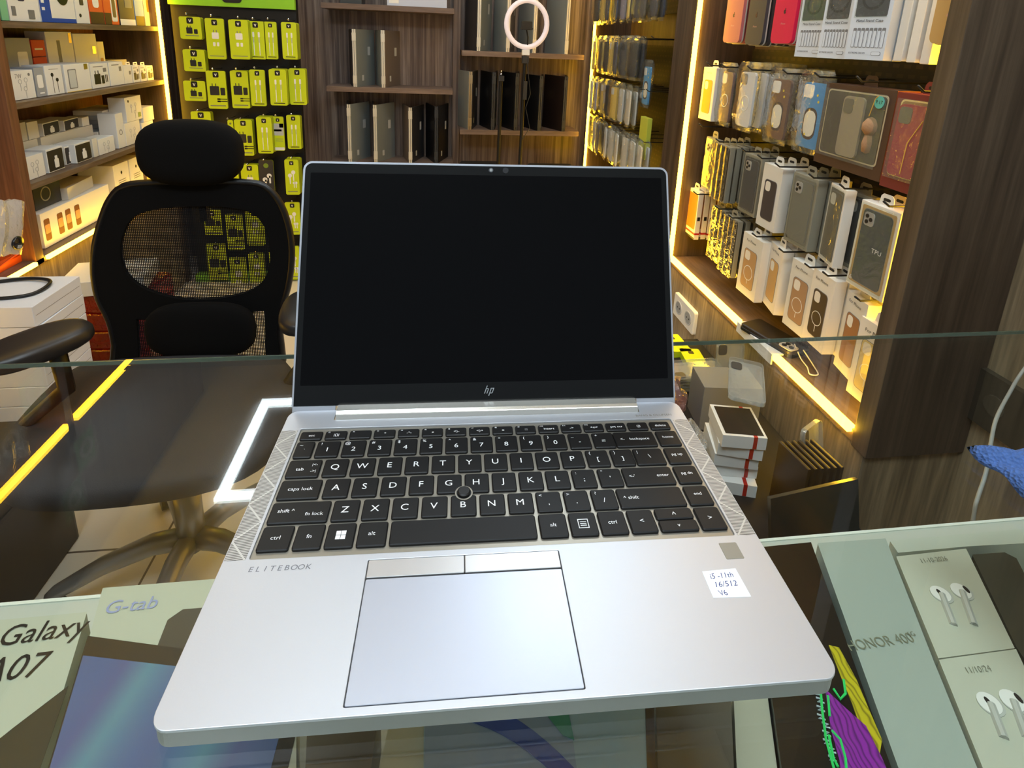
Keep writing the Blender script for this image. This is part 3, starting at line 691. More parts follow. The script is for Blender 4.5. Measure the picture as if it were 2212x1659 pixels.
strip('led_strip', 'amber LED strip along the bottom of near right bay, behind the lying phone case', (XR-.003, 1.128, ZB), (XR-.003, 1.603, ZB), .0075)
strip('led_strip', 'amber LED strip along the bottom edge of near right bay, nearest the end panel', (XR-.003, .690, ZB), (XR-.003, .955, ZB), .0075)
strip('led_strip', 'vertical amber LED strip on the inner face of the end panel', (XR+.078, .696, ZB+.006), (XR+.078, .696, ZTOP), .010)
strip('led_strip', 'vertical amber LED strip beside the back wall laptop shelves', (XR-.003, 2.862, ZB+.006), (XR-.003, 2.862, ZTOP))
strip('led_strip', 'amber LED strip along the bottom edge of far right bay', (XR-.003, 1.80, ZB), (XR-.003, 2.85, ZB))
strip('led_strip', 'amber LED strip along the top edge of near right bay', (XR-.003, .70, ZTOP-.01), (XR-.003, 1.60, ZTOP-.01))
strip('led_strip', 'amber LED strip along the top edge of far right bay', (XR-.003, 1.80, ZTOP-.01), (XR-.003, 2.85, ZTOP-.01))
def hook(par, y, z, x1=XR-.01, x0=XB, mt=BLACK):
    MB().tube([(x0, y, z), (x1+.012, y, z), (x1-.002, y, z+.010)], .0022, mt, 6).build('hook', par, smooth=True)

WL = mat('amber facing white card', (226, 220, 208), .6)
BRN = mat('brown box card', (78, 54, 42), .5); RDC = mat('dark red box card', (120, 44, 40), .5)
GRC = mat('grey box card', (140, 136, 120), .5)
X1 = .845
metalw = [('Metal Stand Case', 0, -.585, .0082), ('EXTREME DROPS', -.18, -.93, .0048)]
def metal(t, w_, h, d, g):
    carton(t, w_, h, d, mat('pale blue white card', (206, 212, 220), .5), WL)
    b = MB(); b.rr(-w_/2+.008, w_/2-.008, -h*.54, -.006, -.0005, 0, .004, mat('dark box inside', (60, 62, 66), .5))
    b.ring((0, -h*.34), .024, .019, -.0012, -.0003, INK, 'y', 22); b.rr(-.022, .0, -.036, -.008, -.0012, -.0003, .007, mat('dark lens plate', (40, 40, 46), .4))
    for k in range(8):
        x = -w_*.38+k*w_*.105; b.rr(x, x+w_*.085, -h*.87, -h*.66, -.0005, 0, .002, GREYINK); b.rr(x+.0008, x+w_*.085-.0008, -h*.865, -h*.69, -.0009, 0, .0015, mat('pale blue white card'))
    b.rr(w_*.18, w_*.42, -h*.95, -h*.91, -.0005, 0, .003, GREYINK).rr(w_*.19, w_*.41, -h*.947, -h*.913, -.0009, 0, .003, mat('pale blue white card'))
    b.build('printed_front', t); MB().box(-w_/2+.007, w_/2-.007, -.0024, -.0020, -h*.55, -.005, FILM).build('clear_window', t)
    q = MB()
    for s, x, z, sz in metalw: q.text(s, (x*w_, -.0012, z*h), (1, 0, 0), (0, 0, 1), sz, INK)
    q.build('lettering', t)
def logo_case(col, word='phone'):
    def f(t, w_, h, d, g):
        b = MB(); b.rr(-w_*.44, w_*.44, -h, 0, 0, .009, .013, mat('case '+str(col), col, .45)).rr(-w_*.46, w_*.46, -h-.002, .002, .009, .012, .014, mat('clear tray', (190, 186, 178), .3)); b.build('phone_case', t, bevel=.0015)
        q = MB(); lk = mat('case mark', tuple(int(c*.35) for c in col), .4); q.disc((0, -h*.52), .0048, -.0004, 0, lk, 'y', 14, .0054).disc((.0052, -h*.52), .0018, -.0006, -.0003, mat('case '+str(col)), 'y', 10).disc((.0015, -h*.52+.0072), .0014, -.0004, 0, lk, 'y', 8, .0022)
        q.text('iPhone', (0, -.0005, -h*.70), (1, 0, 0), (0, 0, 1), .0072, mat('case words', tuple(min(255, int(c*.6+90)) for c in col), .4)); q.build('lettering', t)
    return f
GR0 = 'phone cases in the top row of the near right bay'
hang('R', X1, logo_case((196, 110, 108)), 'phone_case', 'pink phone case, leftmost in the top row of the near right bay', 'phone case', 1569, 1612, -40, h=.165, n=3, step=.02, group=GR0, yb=92)
hang('R', X1, logo_case((70, 70, 72)), 'phone_case', 'charcoal phone case, next to the pink one in the top row', 'phone case', 1619, 1660, -40, h=.165, n=4, step=.02, group=GR0, yb=97)
hang('R', X1, logo_case((214, 20, 74)), 'phone_case', 'crimson phone case with dark mark in the top row', 'phone case', 1674, 1727, -40, h=.165, n=5, step=.02, group=GR0, yb=94)
G2 = 'metal stand case boxes'
hang('R', X1, metal, 'phone_case_box', 'white window box of a stand case, left of its three alike', 'box', 1733, 1780, 0, h=.185, w_=.085, d=.03, group=G2, yb=124, turn=.10)
hang('R', X1-.01, metal, 'phone_case_box', 'white window box of a stand case, middle of its three alike', 'box', 1779, 1840, 0, h=.185, w_=.072, d=.03, group=G2, yb=127, turn=.22)
hang('R', X1-.02, metal, 'phone_case_box', 'white window box of a stand case, right of its three alike', 'box', 1845, 1918, 0, h=.185, w_=.084, d=.026, group=G2, yb=130, turn=.25, n=1, step=.030, blab='white box side lit amber behind the right stand case box')
for i_, (a_, yb_) in enumerate(((1944, 133), (1974, 136), (2005, 140))): hang('R', X1+.012, K_plain(WL, tab=False), 'phone_case_box', 'narrow white box end lit amber in the top row, %s of three' % ['left', 'middle', 'right'][i_], 'box', a_, a_+24, 0, h=.195, w_=.020, d=.080, yb=yb_, turn=.04, group='narrow white box ends')
hang('R', X1-.01, logo_case((190, 150, 90)), 'phone_case', 'gold phone case beside the end panel in the top row', 'phone case', 2038, 2084, -30, h=.16, w_=.08, yb=95)
# second row
GR1 = 'phone cases in the second row of the near right bay'
hang('R', X1, K_carton(WL, (206, 128, 40), wordcol=GREYINK, words=[('Classic Case', 0, -.10, .006)]), 'phone_case_box', 'white box with an orange phone case picture by the LED strip', 'box', 1512, 1549, 145, h=.172, w_=.088, d=.034, group=GR1)
hang('R', X1+.01, K_case((120, 92, 84), ring=True), 'phone_case', 'brown grey case in a clear sleeve right of the orange case box', 'phone case', 1552, 1582, 150, h=.172, w_=.08, d=.01, group=GR1)
hang('R', X1-.01, K_case((214, 214, 218), ring=True, camcol=mat('clear lens ring', (130, 130, 134), .2)), 'phone_case', 'white phone case with a grey magnet ring in a clear sleeve', 'phone case', 1584, 1640, 150, h=.172, w_=.088, d=.010, n=4, step=.034, group=GR1)
hang('R', X1, K_case((118, 84, 62), camcol=mat('white camera rim', (226, 226, 226), .4)), 'phone_case', 'brown phone case with cream print and yellow stars', 'phone case', 1655, 1710, 165, h=.172, w_=.092, d=.014, n=3, step=.034, group=GR1, g='stars')
hang('R', X1-.005, K_case((70, 140, 200), camcol=mat('white camera rim')), 'phone_case', 'sky blue phone case with cream print and yellow stars', 'phone case', 1724, 1786, 172, h=.172, w_=.096, d=.014, group=GR1, g='stars')
def gift(cardm, inner, back, case):
    def f(t, w_, h, d, g):
        carton(t, w_, h, d, cardm, mat('orange brown side', (150, 84, 30), .5))
        b = MB(); b.rr(-w_/2+.012, w_/2-.016, -h+.026, -.012, -.0006, 0, .008, inner).rr(-w_/2+.015, w_/2-.019, -h+.029, -.015, -.0010, 0, .008, back)
        if g == 'two':
            phone_shape(b, .060, .128, mat('case '+str(case), case, .8), -.006, .005, -.022, camcol=mat('camera hole', (120, 110, 90), .5)); 
            # the phone case sits left, a plain plush pendant right
        else: phone_shape(b, .064, .136, mat('case '+str(case), case, .6), -.006, .005, -.020, camcol=mat('camera hole'))
        b.build('window_print', t)
        MB().box(-w_/2+.010, w_/2-.014, -.0075, -.0070, -h+.022, -.010, FILM).build('clear_window', t)
        if g == 'two':
            MB().lathe([(.003, -.019), (.012, -.016), (.019, -.006), (.019, .006), (.012, .017), (.003, .021)], (.052, .004, -.078), mat('tan plush', (168, 128, 92), .95, bump=.6, bscale=300), 18).lathe([(.004, -.022), (.012, -.018), (.014, 0), (.011, .018), (.004, .022)], (.052, .004, -.112), mat('tan plush'), 16).build('plush_pendant', t, smooth=True)
            MB().tube([(.052, -.009, -.056), (.060, -.009, -.02), (.066, -.009, -.014)], .0009, mat('yellow cord', (220, 170, 70), .6), 5).build('cord', t)
            q = MB(); q.disc((w_/2-.030, -.026), .0125, -.0085, -.0076, mat('shiny teal sticker', (110, 200, 200), .2, .4), 'y', 22); q.text('P.17', (w_/2-.030, -.0088, -.026), (1, 0, 0), (0, 0, 1), .010, INK); q.build('round_sticker', t)
        else:
            MB().tube([(.03, -.009, -.045), (.006, -.009, -.09), (.004, -.009, -.15)], .0009, mat('yellow cord'), 5).build('cord', t)
    return f
hang('R', X1-.005, gift(BRN, mat('beige print', (196, 176, 140), .5), mat('dark window', (84, 70, 52), .5), (172, 150, 120)), 'gift_box', 'wide brown gift box with plush pendant and teal round sticker', 'box', 1777, 1938, 180, h=.182, w_=.202, d=.05, ztop=.232, g='two')
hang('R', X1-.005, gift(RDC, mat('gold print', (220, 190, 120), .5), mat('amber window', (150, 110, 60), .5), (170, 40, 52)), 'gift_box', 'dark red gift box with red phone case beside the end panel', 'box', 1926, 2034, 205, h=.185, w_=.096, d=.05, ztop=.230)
# third row
GR2 = 'boxed phone cases in the third row of the near right bay'
hang('R', X1+.01, K_carton(GRC, (110, 70, 40), win=True, three=True), 'phone_case_box', 'clear box with brown leather case next to the LED strip', 'box', 1522, 1546, 306, h=.172, w_=.082, d=.016, group=GR2, ztop=.012)
FOIL = mat('amber reflecting foil', (235, 205, 120), .12, .7, bump=.5, bscale=60)
def foil(t, w_, h, d, g):
    carton(t, w_, h, d, GRC, None); MB().rr(-w_/2+.004, w_/2-.004, -h+.004, -.004, -.003, -.0002, .006, mat('dark case inside', (70, 60, 40), .3)).build('phone_case', t)
    b = MB(); n = 7
    vs = [(-w_/2+w_*i/(n-1), -.0045-.0022*(i % 2)-.001*(j % 2), -h*j/5) for j in range(6) for i in range(n)]
    b.add(vs, [(j*n+i, j*n+i+1, (j+1)*n+i+1, (j+1)*n+i) for j in range(5) for i in range(n-1)], clear('creased film', haze=.03, bump=.8, bscale=50, refl=4)); b.build('creased_wrap', t)
hang('R', X1-.01, foil, 'phone_case_box', 'grey edged box in creased wrap glinting amber, third row', 'box', 1540, 1578, 318, h=.174, w_=.084, d=.016, n=3, step=.022, group=GR2, ztop=.010)
hang('R', X1, K_carton(GRC, (58, 54, 58), win=True, three=True, wcol=mat('dark window back', (72, 66, 58), .5)), 'phone_case_box', 'clear box holding a dark grey case, left of the white box', 'box', 1600, 1645, 340, h=.172, w_=.088, d=.022, n=2, step=.026, group=GR2, ztop=.010)
hang('R', X1-.01, K_carton(OFFW, (52, 50, 60), side=WL), 'phone_case_box', 'white box with a black phone case picture in the third row', 'box', 1645, 1686, 362, h=.172, w_=.084, d=.03, n=2, step=.034, group=GR2, ztop=.006)
hang('R', X1-.005, K_carton(GRC, (128, 122, 108), win=True, three=True, wcol=mat('grey window back', (116, 110, 96), .5), words=[('16', -.36, -.92, .012)]), 'phone_case_box', 'clear box holding a see-through grey case, middle of the third row', 'box', 1706, 1766, 380, h=.178, w_=.092, d=.026, n=2, step=.03, group=GR2, ztop=.010)
hang('R', X1+.0, K_carton(WL, (120, 110, 90), win=True, wcol=mat('grey window back')), 'phone_case_box', 'turned clear window box with a bright amber lit side', 'box', 1776, 1832, 412, h=.180, w_=.075, d=.022, group=GR2, turn=-.25, ztop=.012)
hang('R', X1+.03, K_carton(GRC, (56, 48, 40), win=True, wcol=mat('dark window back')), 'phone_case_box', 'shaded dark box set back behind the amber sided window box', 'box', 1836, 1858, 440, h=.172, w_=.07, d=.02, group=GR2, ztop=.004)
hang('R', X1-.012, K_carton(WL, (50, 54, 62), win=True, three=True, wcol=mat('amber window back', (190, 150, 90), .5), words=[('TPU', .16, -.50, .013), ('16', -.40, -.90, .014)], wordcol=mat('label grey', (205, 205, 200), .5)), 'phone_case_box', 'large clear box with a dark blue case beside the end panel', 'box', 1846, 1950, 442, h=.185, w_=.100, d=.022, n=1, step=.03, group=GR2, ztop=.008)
# fourth row
GR3 = 'boxed phone cases in the lowest row of the near right bay'
def bundle(t, w_, h, d, g):
    carton(t, w_, h, d, WL, None); b = MB(); b.rr(-w_/2+.005, w_/2-.005, -h*.8, -.012, -.0006, 0, .006, mat('amber picture', (170, 110, 40), .3)).box(-w_/2, w_/2, -.0006, 0, -h*.9, -h*.86, mat('red stripe', (180, 40, 30), .5)).box(w_/2, w_/2+.0005, 0, d, -h*.9, -h*.86, mat('red stripe')).box(w_/2, w_/2+.0005, .004, d-.004, -h*.6, -h*.52, INK).box(-w_/2, w_/2, -.0006, 0, -h, -h*.96, INK); b.build('printed_front', t)
hang('R', X1+.01, bundle, 'phone_case_box', 'cream box with a red bottom stripe, leftmost in the lowest row', 'box', 1480, 1504, 437, h=.172, w_=.078, d=.018, n=5, step=.024, group=GR3, ztop=-.185)
hang('R', X1, foil, 'phone_case_box', 'creased wrapped box glinting amber, left of two in the lowest row', 'box', 1532, 1562, 470, blab='left creased wrapped box in the lowest row', h=.172, w_=.078, d=.014, n=2, step=.024, group=GR3, ztop=-.190)
hang('R', X1-.01, foil, 'phone_case_box', 'creased wrapped box glinting amber, right of two in the lowest row', 'box', 1561, 1590, 478, blab='right creased wrapped box in the lowest row', h=.178, w_=.078, d=.014, n=2, step=.024, group=GR3, ztop=-.190)
FP = [('For Phone', -.05, -.10, .0098)]
hang('R', X1-.015, K_carton(OFFW, (178, 140, 96), side=WL, ring=True, words=FP), 'phone_case_box', 'white lettered box with a tan case picture, beside the creased wrapped boxes', 'box', 1591, 1655, 512, blab='tan picture box beside the creased wrapped boxes', h=.176, w_=.096, d=.024, n=1, step=.03, group=GR3, ztop=-.203)
hang('R', X1, K_carton(WL, (200, 158, 92), side=WL, words=FP), 'phone_case_box', 'turned white lettered box with a golden case picture', 'box', 1653, 1690, 545, h=.176, w_=.085, d=.026, n=2, step=.03, group=GR3, turn=-.22, ztop=-.197)
hang('R', X1-.01, K_carton(OFFW, (164, 128, 96), side=OFFW, ring=True, words=FP), 'phone_case_box', 'white lettered box with a tan case picture, over the lying phone case', 'box', 1706, 1758, 566, blab='tan picture box over the lying phone case', h=.176, w_=.086, d=.026, n=1, step=.03, group=GR3, ztop=-.195)
hang('R', X1-.015, K_carton(WL, (60, 44, 30), side=WL, ring=True, words=FP), 'phone_case_box', 'white lettered box with a black case picture in the lowest row', 'box', 1753, 1797, 592, h=.178, w_=.078, d=.028, n=2, step=.032, group=GR3, turn=-.06, ztop=-.187)
hang('R', X1, K_carton(OFFW, (150, 104, 60), side=WL, words=FP), 'phone_case_box', 'narrow turned white box with brown case picture, second from the end panel', 'box', 1824, 1862, 655, h=.182, w_=.076, d=.028, n=2, step=.034, group=GR3, turn=-.18, ztop=-.200)
hang('R', X1-.01, K_carton(WL, (212, 190, 130), side=WL, ring=True, words=[('For Phone', 0, -.12, .0105)]), 'phone_case_box', 'glowing cream lettered box in the lowest row, nearest the end panel', 'box', 1850, 1925, 700, h=.176, w_=.080, d=.024, group=GR3, turn=.02, ztop=-.226)
for y, z in ((1.50, .244), (1.41, .244), (1.26, .244), (1.10, .244), (.98, .244), (.85, .244), (.70, .238), (1.50, .05), (1.38, .022), (1.23, .022), (1.15, .02), (1.07, .016), (.94, .02), (.84, .022), (.72, .02), (1.48, -.172), (1.33, -.176), (1.25, -.178), (1.12, -.188), (1.0, -.184), (.9, -.182), (.84, -.176), (.74, -.186)): hook(u, y, z)
# wallet case, cable on the bay floor
t = thing('phone_wallet_case', 'black folding phone case lying on the lit bay floor', 'phone case', (.848, 1.03, ZB), .30)
MB().key(-.038, .038, -.082, .082, .001, .010, .010, .002, BLACK).build('cover', t); MB().key(-.037, .037, -.081, .081, .010, .019, .010, .003, mat('dark leather', (40, 32, 26), .4)).build('phone_back', t)
MB().rr(-.036, -.002, -.079, -.040, .019, .021, .008, mat('cream camera panel', (206, 196, 180), .4), 'z').disc((-.026, -.052), .006, .021, .023, INK, 'z').disc((-.012, -.052), .006, .021, .023, INK, 'z').disc((-.020, -.068), .006, .021, .023, INK, 'z').build('camera_panel', t)
t = thing('price_rail', 'white plastic rail lying between the two bottom strips', 'rail', (XR-.007, .958, ZB-.012)); MB().box(0, .03, 0, .168, .0125, .0165, WHITE).box(-.004, 0, 0, .168, -.012, .0165, WHITE).build('rail', t)
for q in ((.86, .93), (.83, .90)): pass
o = MB().tube(sm3([(.86, .965, ZB+.028), (.862, .935, ZB+.005), (.855, .90, ZB+.004), (.842, .872, ZB+.004), (.860, .868, ZB+.005), (.872, .90, ZB+.006), (.868, .940, ZB+.026)]), .0016, WHITE, 6).build('earphone_cable', smooth=True); tag(o, 'coiled white cable on the lit floor of the right bay', 'cable')
# socket on the base cabinet
t = thing('wall_socket', 'white double power socket on the wood below the right bay', 'socket', (0, 0, 0)); a = at(1466, 628, 0, XR+.004); c_ = at(1505, 702, 0, XR+.004); t.location = (XR+.0035, (a.y+c_.y)/2, a.z-.045)
MB(Matrix.Rotation(-math.pi/2, 4, 'Z')).key(-.08, .08, -.042, .042, 0, -.012, .008, .003, WHITE, 'y').build('plate', t)
for sx in (-1, 1): MB(Matrix.Rotation(-math.pi/2, 4, 'Z')).ring((sx*.037, 0), .024, .020, -.0135, -.0119, mat('socket rim', (190, 194, 198), .4), 'y').disc((sx*.037, 0), .020, -.0128, -.0119, mat('socket well', (150, 156, 162), .5), 'y').disc((sx*.037-.008, 0), .003, -.0133, -.0127, INK, 'y', 8).disc((sx*.037+.008, 0), .003, -.0133, -.0127, INK, 'y', 8).build('outlet', t)
t = thing('cable_trunking', 'dark socket trunking low on the right wall beyond the end panel', 'trunking', (1.031, .22, 0)); a = at(2112, 782, 0, 1.03); e = at(2108, 905, 0, 1.03)
t.location = (1.031, a.y, (a.z+e.z)/2); hh = (a.z-e.z)/2
MB().rr(-.5, .0, -hh, hh, -.014, 0, .012, mat('dark trunking', (50, 46, 38), .3), 'x').build('trunking', t); MB().disc((-.06, 0), .02, -.016, -.014, mat('trunking outlet', (66, 62, 52), .35), 'x').build('outlet', t)

# far right bay: rows of thin cases, fronts 3.4 cm apart
cols = [('black', (34, 32, 36)), ('navy', (36, 40, 62)), ('dark grey', (62, 60, 64)), ('lilac grey', (140, 136, 160)), ('dark brown', (60, 44, 38)), ('amber glinting', (216, 186, 90)), ('pale', (200, 196, 190))]
rows = [(.565, 'top', .165, [0, 5, 0, 1, 3, 5, 2, 2, 1]), (.315, 'second', .185, [5, 4, 0, 5, 1, 2, 0, 1, 4]), (.105, 'third', .165, [6, 3, 5, 0, 5, 6, 6, 1, 0]), (-.105, 'lowest', .165, [4, 6, 4, 6, 6, 6, 6, 6, 6])]
slv = None; PROTO = {}
for z, rn, h, ks in rows:
    for i, k in enumerate(ks[:7] if rn in ('second', 'third') else ks):
        y = 2.79-i*.098; nm, c = cols[k]; lab = '%s phone case, %s from the LED strip, %s row of far bay' % (nm, ORD[i], rn)
        loc = Vector((XR-.02+random.uniform(-.01, .01), y, z)); tr = -math.pi/2+random.uniform(-.25, .15)
        if k in PROTO: t = dup(PROTO[k], loc, tr, lab, 'sleeved phone cases in the far right bay')
        else:
            t = thing('phone_case', lab, 'phone case', loc, tr, 'sleeved phone cases in the far right bay'); K_case(c, camcol=INK if k < 5 else None)(t, .084, .165, .012, None); PROTO[k] = t
        for q in (1,): dup(PROTO[k], loc+Vector((.03*q, random.uniform(-.004, .004), -.003)), tr, lab.replace('phone case,', 'phone case behind the'), 'second phone cases in the far right bay')
hang('R', X1-.012, K_case((80, 150, 205), camcol=mat('white camera rim')), 'phone_case', 'sky blue phone case with cream print in the far bay by the divider', 'phone case', 1380, 1408, 140, h=.175, w_=.084, d=.014, g='stars')
hang('R', X1-.02, K_plain(mat('yellow green card', (196, 200, 70), .5)), 'phone_case_box', 'yellow green card box in the far bay by the divider', 'box', 1377, 1400, 252, h=.175, w_=.085, d=.02)
for z in (.575, .330, .12, -.09):
    for y in [2.79-i*.098 for i in range(9)]: hook(u, y, z-.005, XR-.005)

# ================================================================ back wall: slatted wood, shelves and half open laptops
bw = thing('wall_shelf', 'long brown shelf with one small dark box and a pale laptop box', 'shelf', (0, 0, 0)); bw.location = (0, 0, 0)
def bshelf(x0, x1, z, label):
    t = thing('wall_shelf', label, 'shelf', ((x0+x1)/2, 3.10, z)); l = (x1-x0)/2
    MB().box(-l, l, -.20, -.001, -.028, 0, BSHELF).build('board', t, bevel=.001); return t
bpy.data.objects.remove(bw)
bshelf(-.64, .045, .447, 'brown shelf high on the left of the striped back wall')
bshelf(-.63, .042, .02, 'brown shelf in the left half of the back wall holding two laptops')
bshelf(-.63, .05, -.395, 'lowest brown shelf in the left half of the back wall, holding four laptops')
bshelf(.09, .768, .232, 'brown shelf behind the ring light on the back wall')
bshelf(.085, .768, -.200, 'brown shelf with five dark laptops on the back wall')
b = struct(MB().box(.045, .085, 3.06, 3.099, FZ, CZ-.01, BACKW).build('trim_1'))
LS1 = mat('laptop grey', (138, 144, 142), .4, .3); LS2 = mat('laptop dark grey', (58, 58, 62), .4, .3); LS3 = mat('laptop black', (16, 16, 19), .4); LS4 = mat('laptop taupe', (112, 102, 96), .4, .2)
def vlaptop(label, hx, lx, rx, z, h, ml, mr, hm, y=2.905):
    """half open notebook standing on its side, hinge to the front"""
    P = at(hx, 200, 1, y); A = at(lx, 200, 1, y+.05).x-P.x; B = at(rx, 200, 1, y+.05).x-P.x
    t = thing('standing_laptop', label, 'laptop', (P.x, y, z), group='half open laptops on the back wall shelves')
    for nm, dx, mt in (('screen_half', min(A, -.02), ml), ('keyboard_half', max(B, .02), mr)):
        dy = math.sqrt(max(.0, .185**2-dx*dx)); sg = 1 if dx > 0 else -1; n = Vector((dy, -dx, 0)).normalized()*sg*-1
        b = MB(); o0 = Vector((sg*.004, .004, 0)); o1 = Vector((dx, dy, 0)); e = n*.009*-1
        pts = [(o0.x, o0.y), (o1.x, o1.y), (o1.x+e.x, o1.y+e.y), (o0.x+e.x, o0.y+e.y)]
        b.prism(pts, .0, h, mt, 'z'); 
        if sg > 0 and hm is not INK:
            # small pale labels on the underside
            f = lambda s, zz: (o0.x+e.x+(o1.x-o0.x)*s+e.x*.12, o0.y+e.y+(o1.y-o0.y)*s+e.y*.12, zz)
            lb = MB()
            for s0, s1, z0, z1 in ((.25, .36, .03, .06), (.6, .75, h*.55, h*.7)):
                lb.add([f(s0, z0), f(s1, z0), f(s1, z1), f(s0, z1)], [(0, 1, 2, 3)], mat('pale label', (190, 192, 190), .5))
            lb.build('underside_label', t)
        b.build(nm, t, recalc=True)
    hb = MB(); hb.box(-.0085, -.001, -.006, .004, 0, h, hm).box(.001, .0085, -.006, .004, 0, h, hm).box(-.010, .010, -.008, .002, h*.06, h*.20, hm).box(-.010, .010, -.008, .002, h*.80, h*.94, hm); hb.build('hinge', t, smooth=False)
    return t
Z1, Z2, Z3, Z4 = .02, -.395, .232, -.200
SG = mat('bright hinge', (225, 218, 200), .35, .3); DG = mat('dark hinge', (60, 62, 66), .4, .4)
vlaptop('half open grey laptop with a champagne hinge, left on the middle shelf', 768, 753, 802, Z1, .30, LS2, LS1, SG)
vlaptop('half open taupe laptop with a champagne hinge, right on the middle shelf', 829, 811, 858, Z1, .30, LS1, LS4, SG)
vlaptop('half open grey laptop, leftmost of four on the low left shelf', 752, 744, 789, Z2, .32, LS2, LS1, SG)
vlaptop('half open grey laptop, second of four on the low left shelf', 809, 801, 845, Z2, .32, LS2, LS1, SG)
vlaptop('half open dark laptop with blue side, third of four on the low left shelf', 886, 869, 911, Z2, .31, LS4, LS2, SG)
vlaptop('half open black laptop, rightmost of four on the low left shelf', 943, 922, 967, Z2, .32, LS3, LS3, DG)
vlaptop('half open grey laptop, leftmost on the shelf behind the ring light', 1031, 1007, 1058, Z3, .36, LS2, LS1, SG)
vlaptop('half open grey laptop, second on the shelf behind the ring light', 1093, 1070, 1110, Z3, .36, LS1, LS4, SG)
vlaptop('half open grey laptop seen inside the ring light', 1149, 1124, 1165, Z3, .36, LS1, LS4, SG)
vlaptop('half open grey laptop, rightmost on the shelf behind the ring light', 1217, 1182, 1228, Z3, .36, LS1, LS4, SG)
vlaptop('half open laptop with bright gold hinge, leftmost on the low right shelf', 1016, 992, 1032, Z4, .32, LS1, LS2, GOLD)
vlaptop('half open black laptop left of the tripod poles', 1066, 1044, 1076, Z4, .32, LS3, LS3, DG)
vlaptop('half open black laptop between the two tripod poles', 1116, 1087, 1124, Z4, .32, LS3, LS3, DG)
vlaptop('half open black laptop just right of the ring light pole', 1168, 1138, 1177, Z4, .31, LS3, LS3, DG)
vlaptop('half open black laptop, rightmost on the low right shelf', 1221, 1186, 1229, Z4, .31, mat('laptop dark brown', (30, 20, 16), .4), LS3, DG)
t = thing('box', 'small dark box on the high left back shelf', 'box', (-.49, 2.96, .447)); MB().box(-.055, .055, -.05, .1, 0, .15, mat('dark slate card', (52, 56, 58), .4)).build('carton', t, bevel=.002)
t = thing('laptop_box', 'pale blue white laptop box on the high left back shelf', 'box', (-.15, 2.955, .447)); MB().box(-.155, .155, -.05, .05, 0, .28, mat('pale blue card', (190, 200, 222), .4)).box(-.145, -.095, -.0505, -.05, .012, .04, WHITE).build('carton', t, bevel=.002)

# ring light and tripods
t = thing('ring_light', 'white ring light on a black stand in front of the laptop shelves', 'ring light', (0, 0, 0)); C = at(1138, 52, 1, 2.55); t.location = (C.x, 2.55, FZ)
RZ = C.z-FZ
b = MB(); pts = [(.098*math.cos(a*math.pi/18), 0, RZ+.108*math.sin(a*math.pi/18)) for a in range(36)]
b.tube(pts, .0125, mat('frosted white diffuser', (226, 216, 222), .35, emit=.25), 10, closed=True).build('ring', t, smooth=True)
b = MB(); b.box(-.018, .018, -.012, .012, RZ-.145, RZ-.120, WHITE).build('ring_mount', t)
b = MB(); b.rr(-.030, .022, RZ-.028, RZ+.012, -.03, -.018, .004, BLACK).box(-.034, .026, -.036, -.030, RZ-.026, RZ-.018, BLACK).tube([(-.004, -.018, RZ-.02), (.006, -.012, RZ-.06), (.008, 0, RZ-.118)], .0035, BLACK).build('phone_clamp', t)
b = MB(); b.tube([(0, 0, RZ-.148), (-.004, 0, .62)], .0085, BLACK).tube([(-.004, 0, .62), (-.006, 0, .30)], .0115, BLACK).tube([(-.006, 0, .30), (-.006, 0, .10)], .0135, BLACK).build('pole', t)
MB().box(-.016, .016, -.014, .014, RZ-.185, RZ-.150, DARK).box(-.014, .012, -.016, .016, .60, .64, DARK).build('joint', t)
for k in range(3):
    a = math.radians(-80+70*k); MB().tube([(-.006, 0, .28), (.15*math.cos(a), .15*math.sin(a), .008)], .007, BLACK).build('leg', t)
MB().tube([(.006, -.012, RZ-.15), (.016, -.02, RZ-.24), (.03, -.02, RZ-.33), (.01, -.02, RZ-.40), (.035, -.02, RZ-.50), (.0, -.02, RZ-.56)], .0018, DARK, 6).box(-.006, .012, -.024, -.012, RZ-.36, RZ-.27, DARK).build('cable_remote', t)
t = thing('tripod_stand', 'black tripod pole with chrome tip left of the ring light', 'tripod', (0, 0, 0)); C = at(1083, 155, 1, 2.6); t.location = (C.x-.0, 2.6, FZ); T = C.z-FZ
MB().tube([(0, 0, T-.02), (0, 0, .55)], .009, BLACK).tube([(0, 0, .55), (0, 0, .1)], .013, BLACK).build('pole', t); MB().lathe([(.004, T-.02), (.006, T-.012), (.003, T-.008), (.005, T), (.002, T+.008)], (0, 0, 0), CHROME, 10).build('chrome_tip', t); MB().box(-.014, .014, -.014, .014, T-.045, T-.02, DARK).build('joint', t); MB().box(-.014, .014, -.014, .014, .58, .61, DARK).lathe([(.007, 0), (.007, .02)], (.018, 0, .585), CHROME, 8).build('clamp', t)
for k in range(3):
    a = math.radians(110+70*k); MB().tube([(0, 0, .26), (.13*math.cos(a), .13*math.sin(a), .008)], .007, BLACK).build('leg', t)
for x0, x1, lb in ((.085, .31, 'flat black laptop bag standing low at the foot of the back wall'), (.47, .74, 'black laptop bag low on the back wall, right of the ring light pole')):
    o = MB().rr(x0, x1, -.80, -.375 if x0 < .2 else -.385, 2.80, 2.88, .02, mat('black nylon', (16, 16, 18), .7)).build('laptop_bag', bevel=.006); tag(o, lb, 'bag')
t = thing('low_cabinet', 'brown low cabinet along the foot of the back wall', 'cabinet', (.44, 2.95, FZ)); MB().box(-.36, .34, -.16, .14, 0, .218, BSHELF).build('body', t)

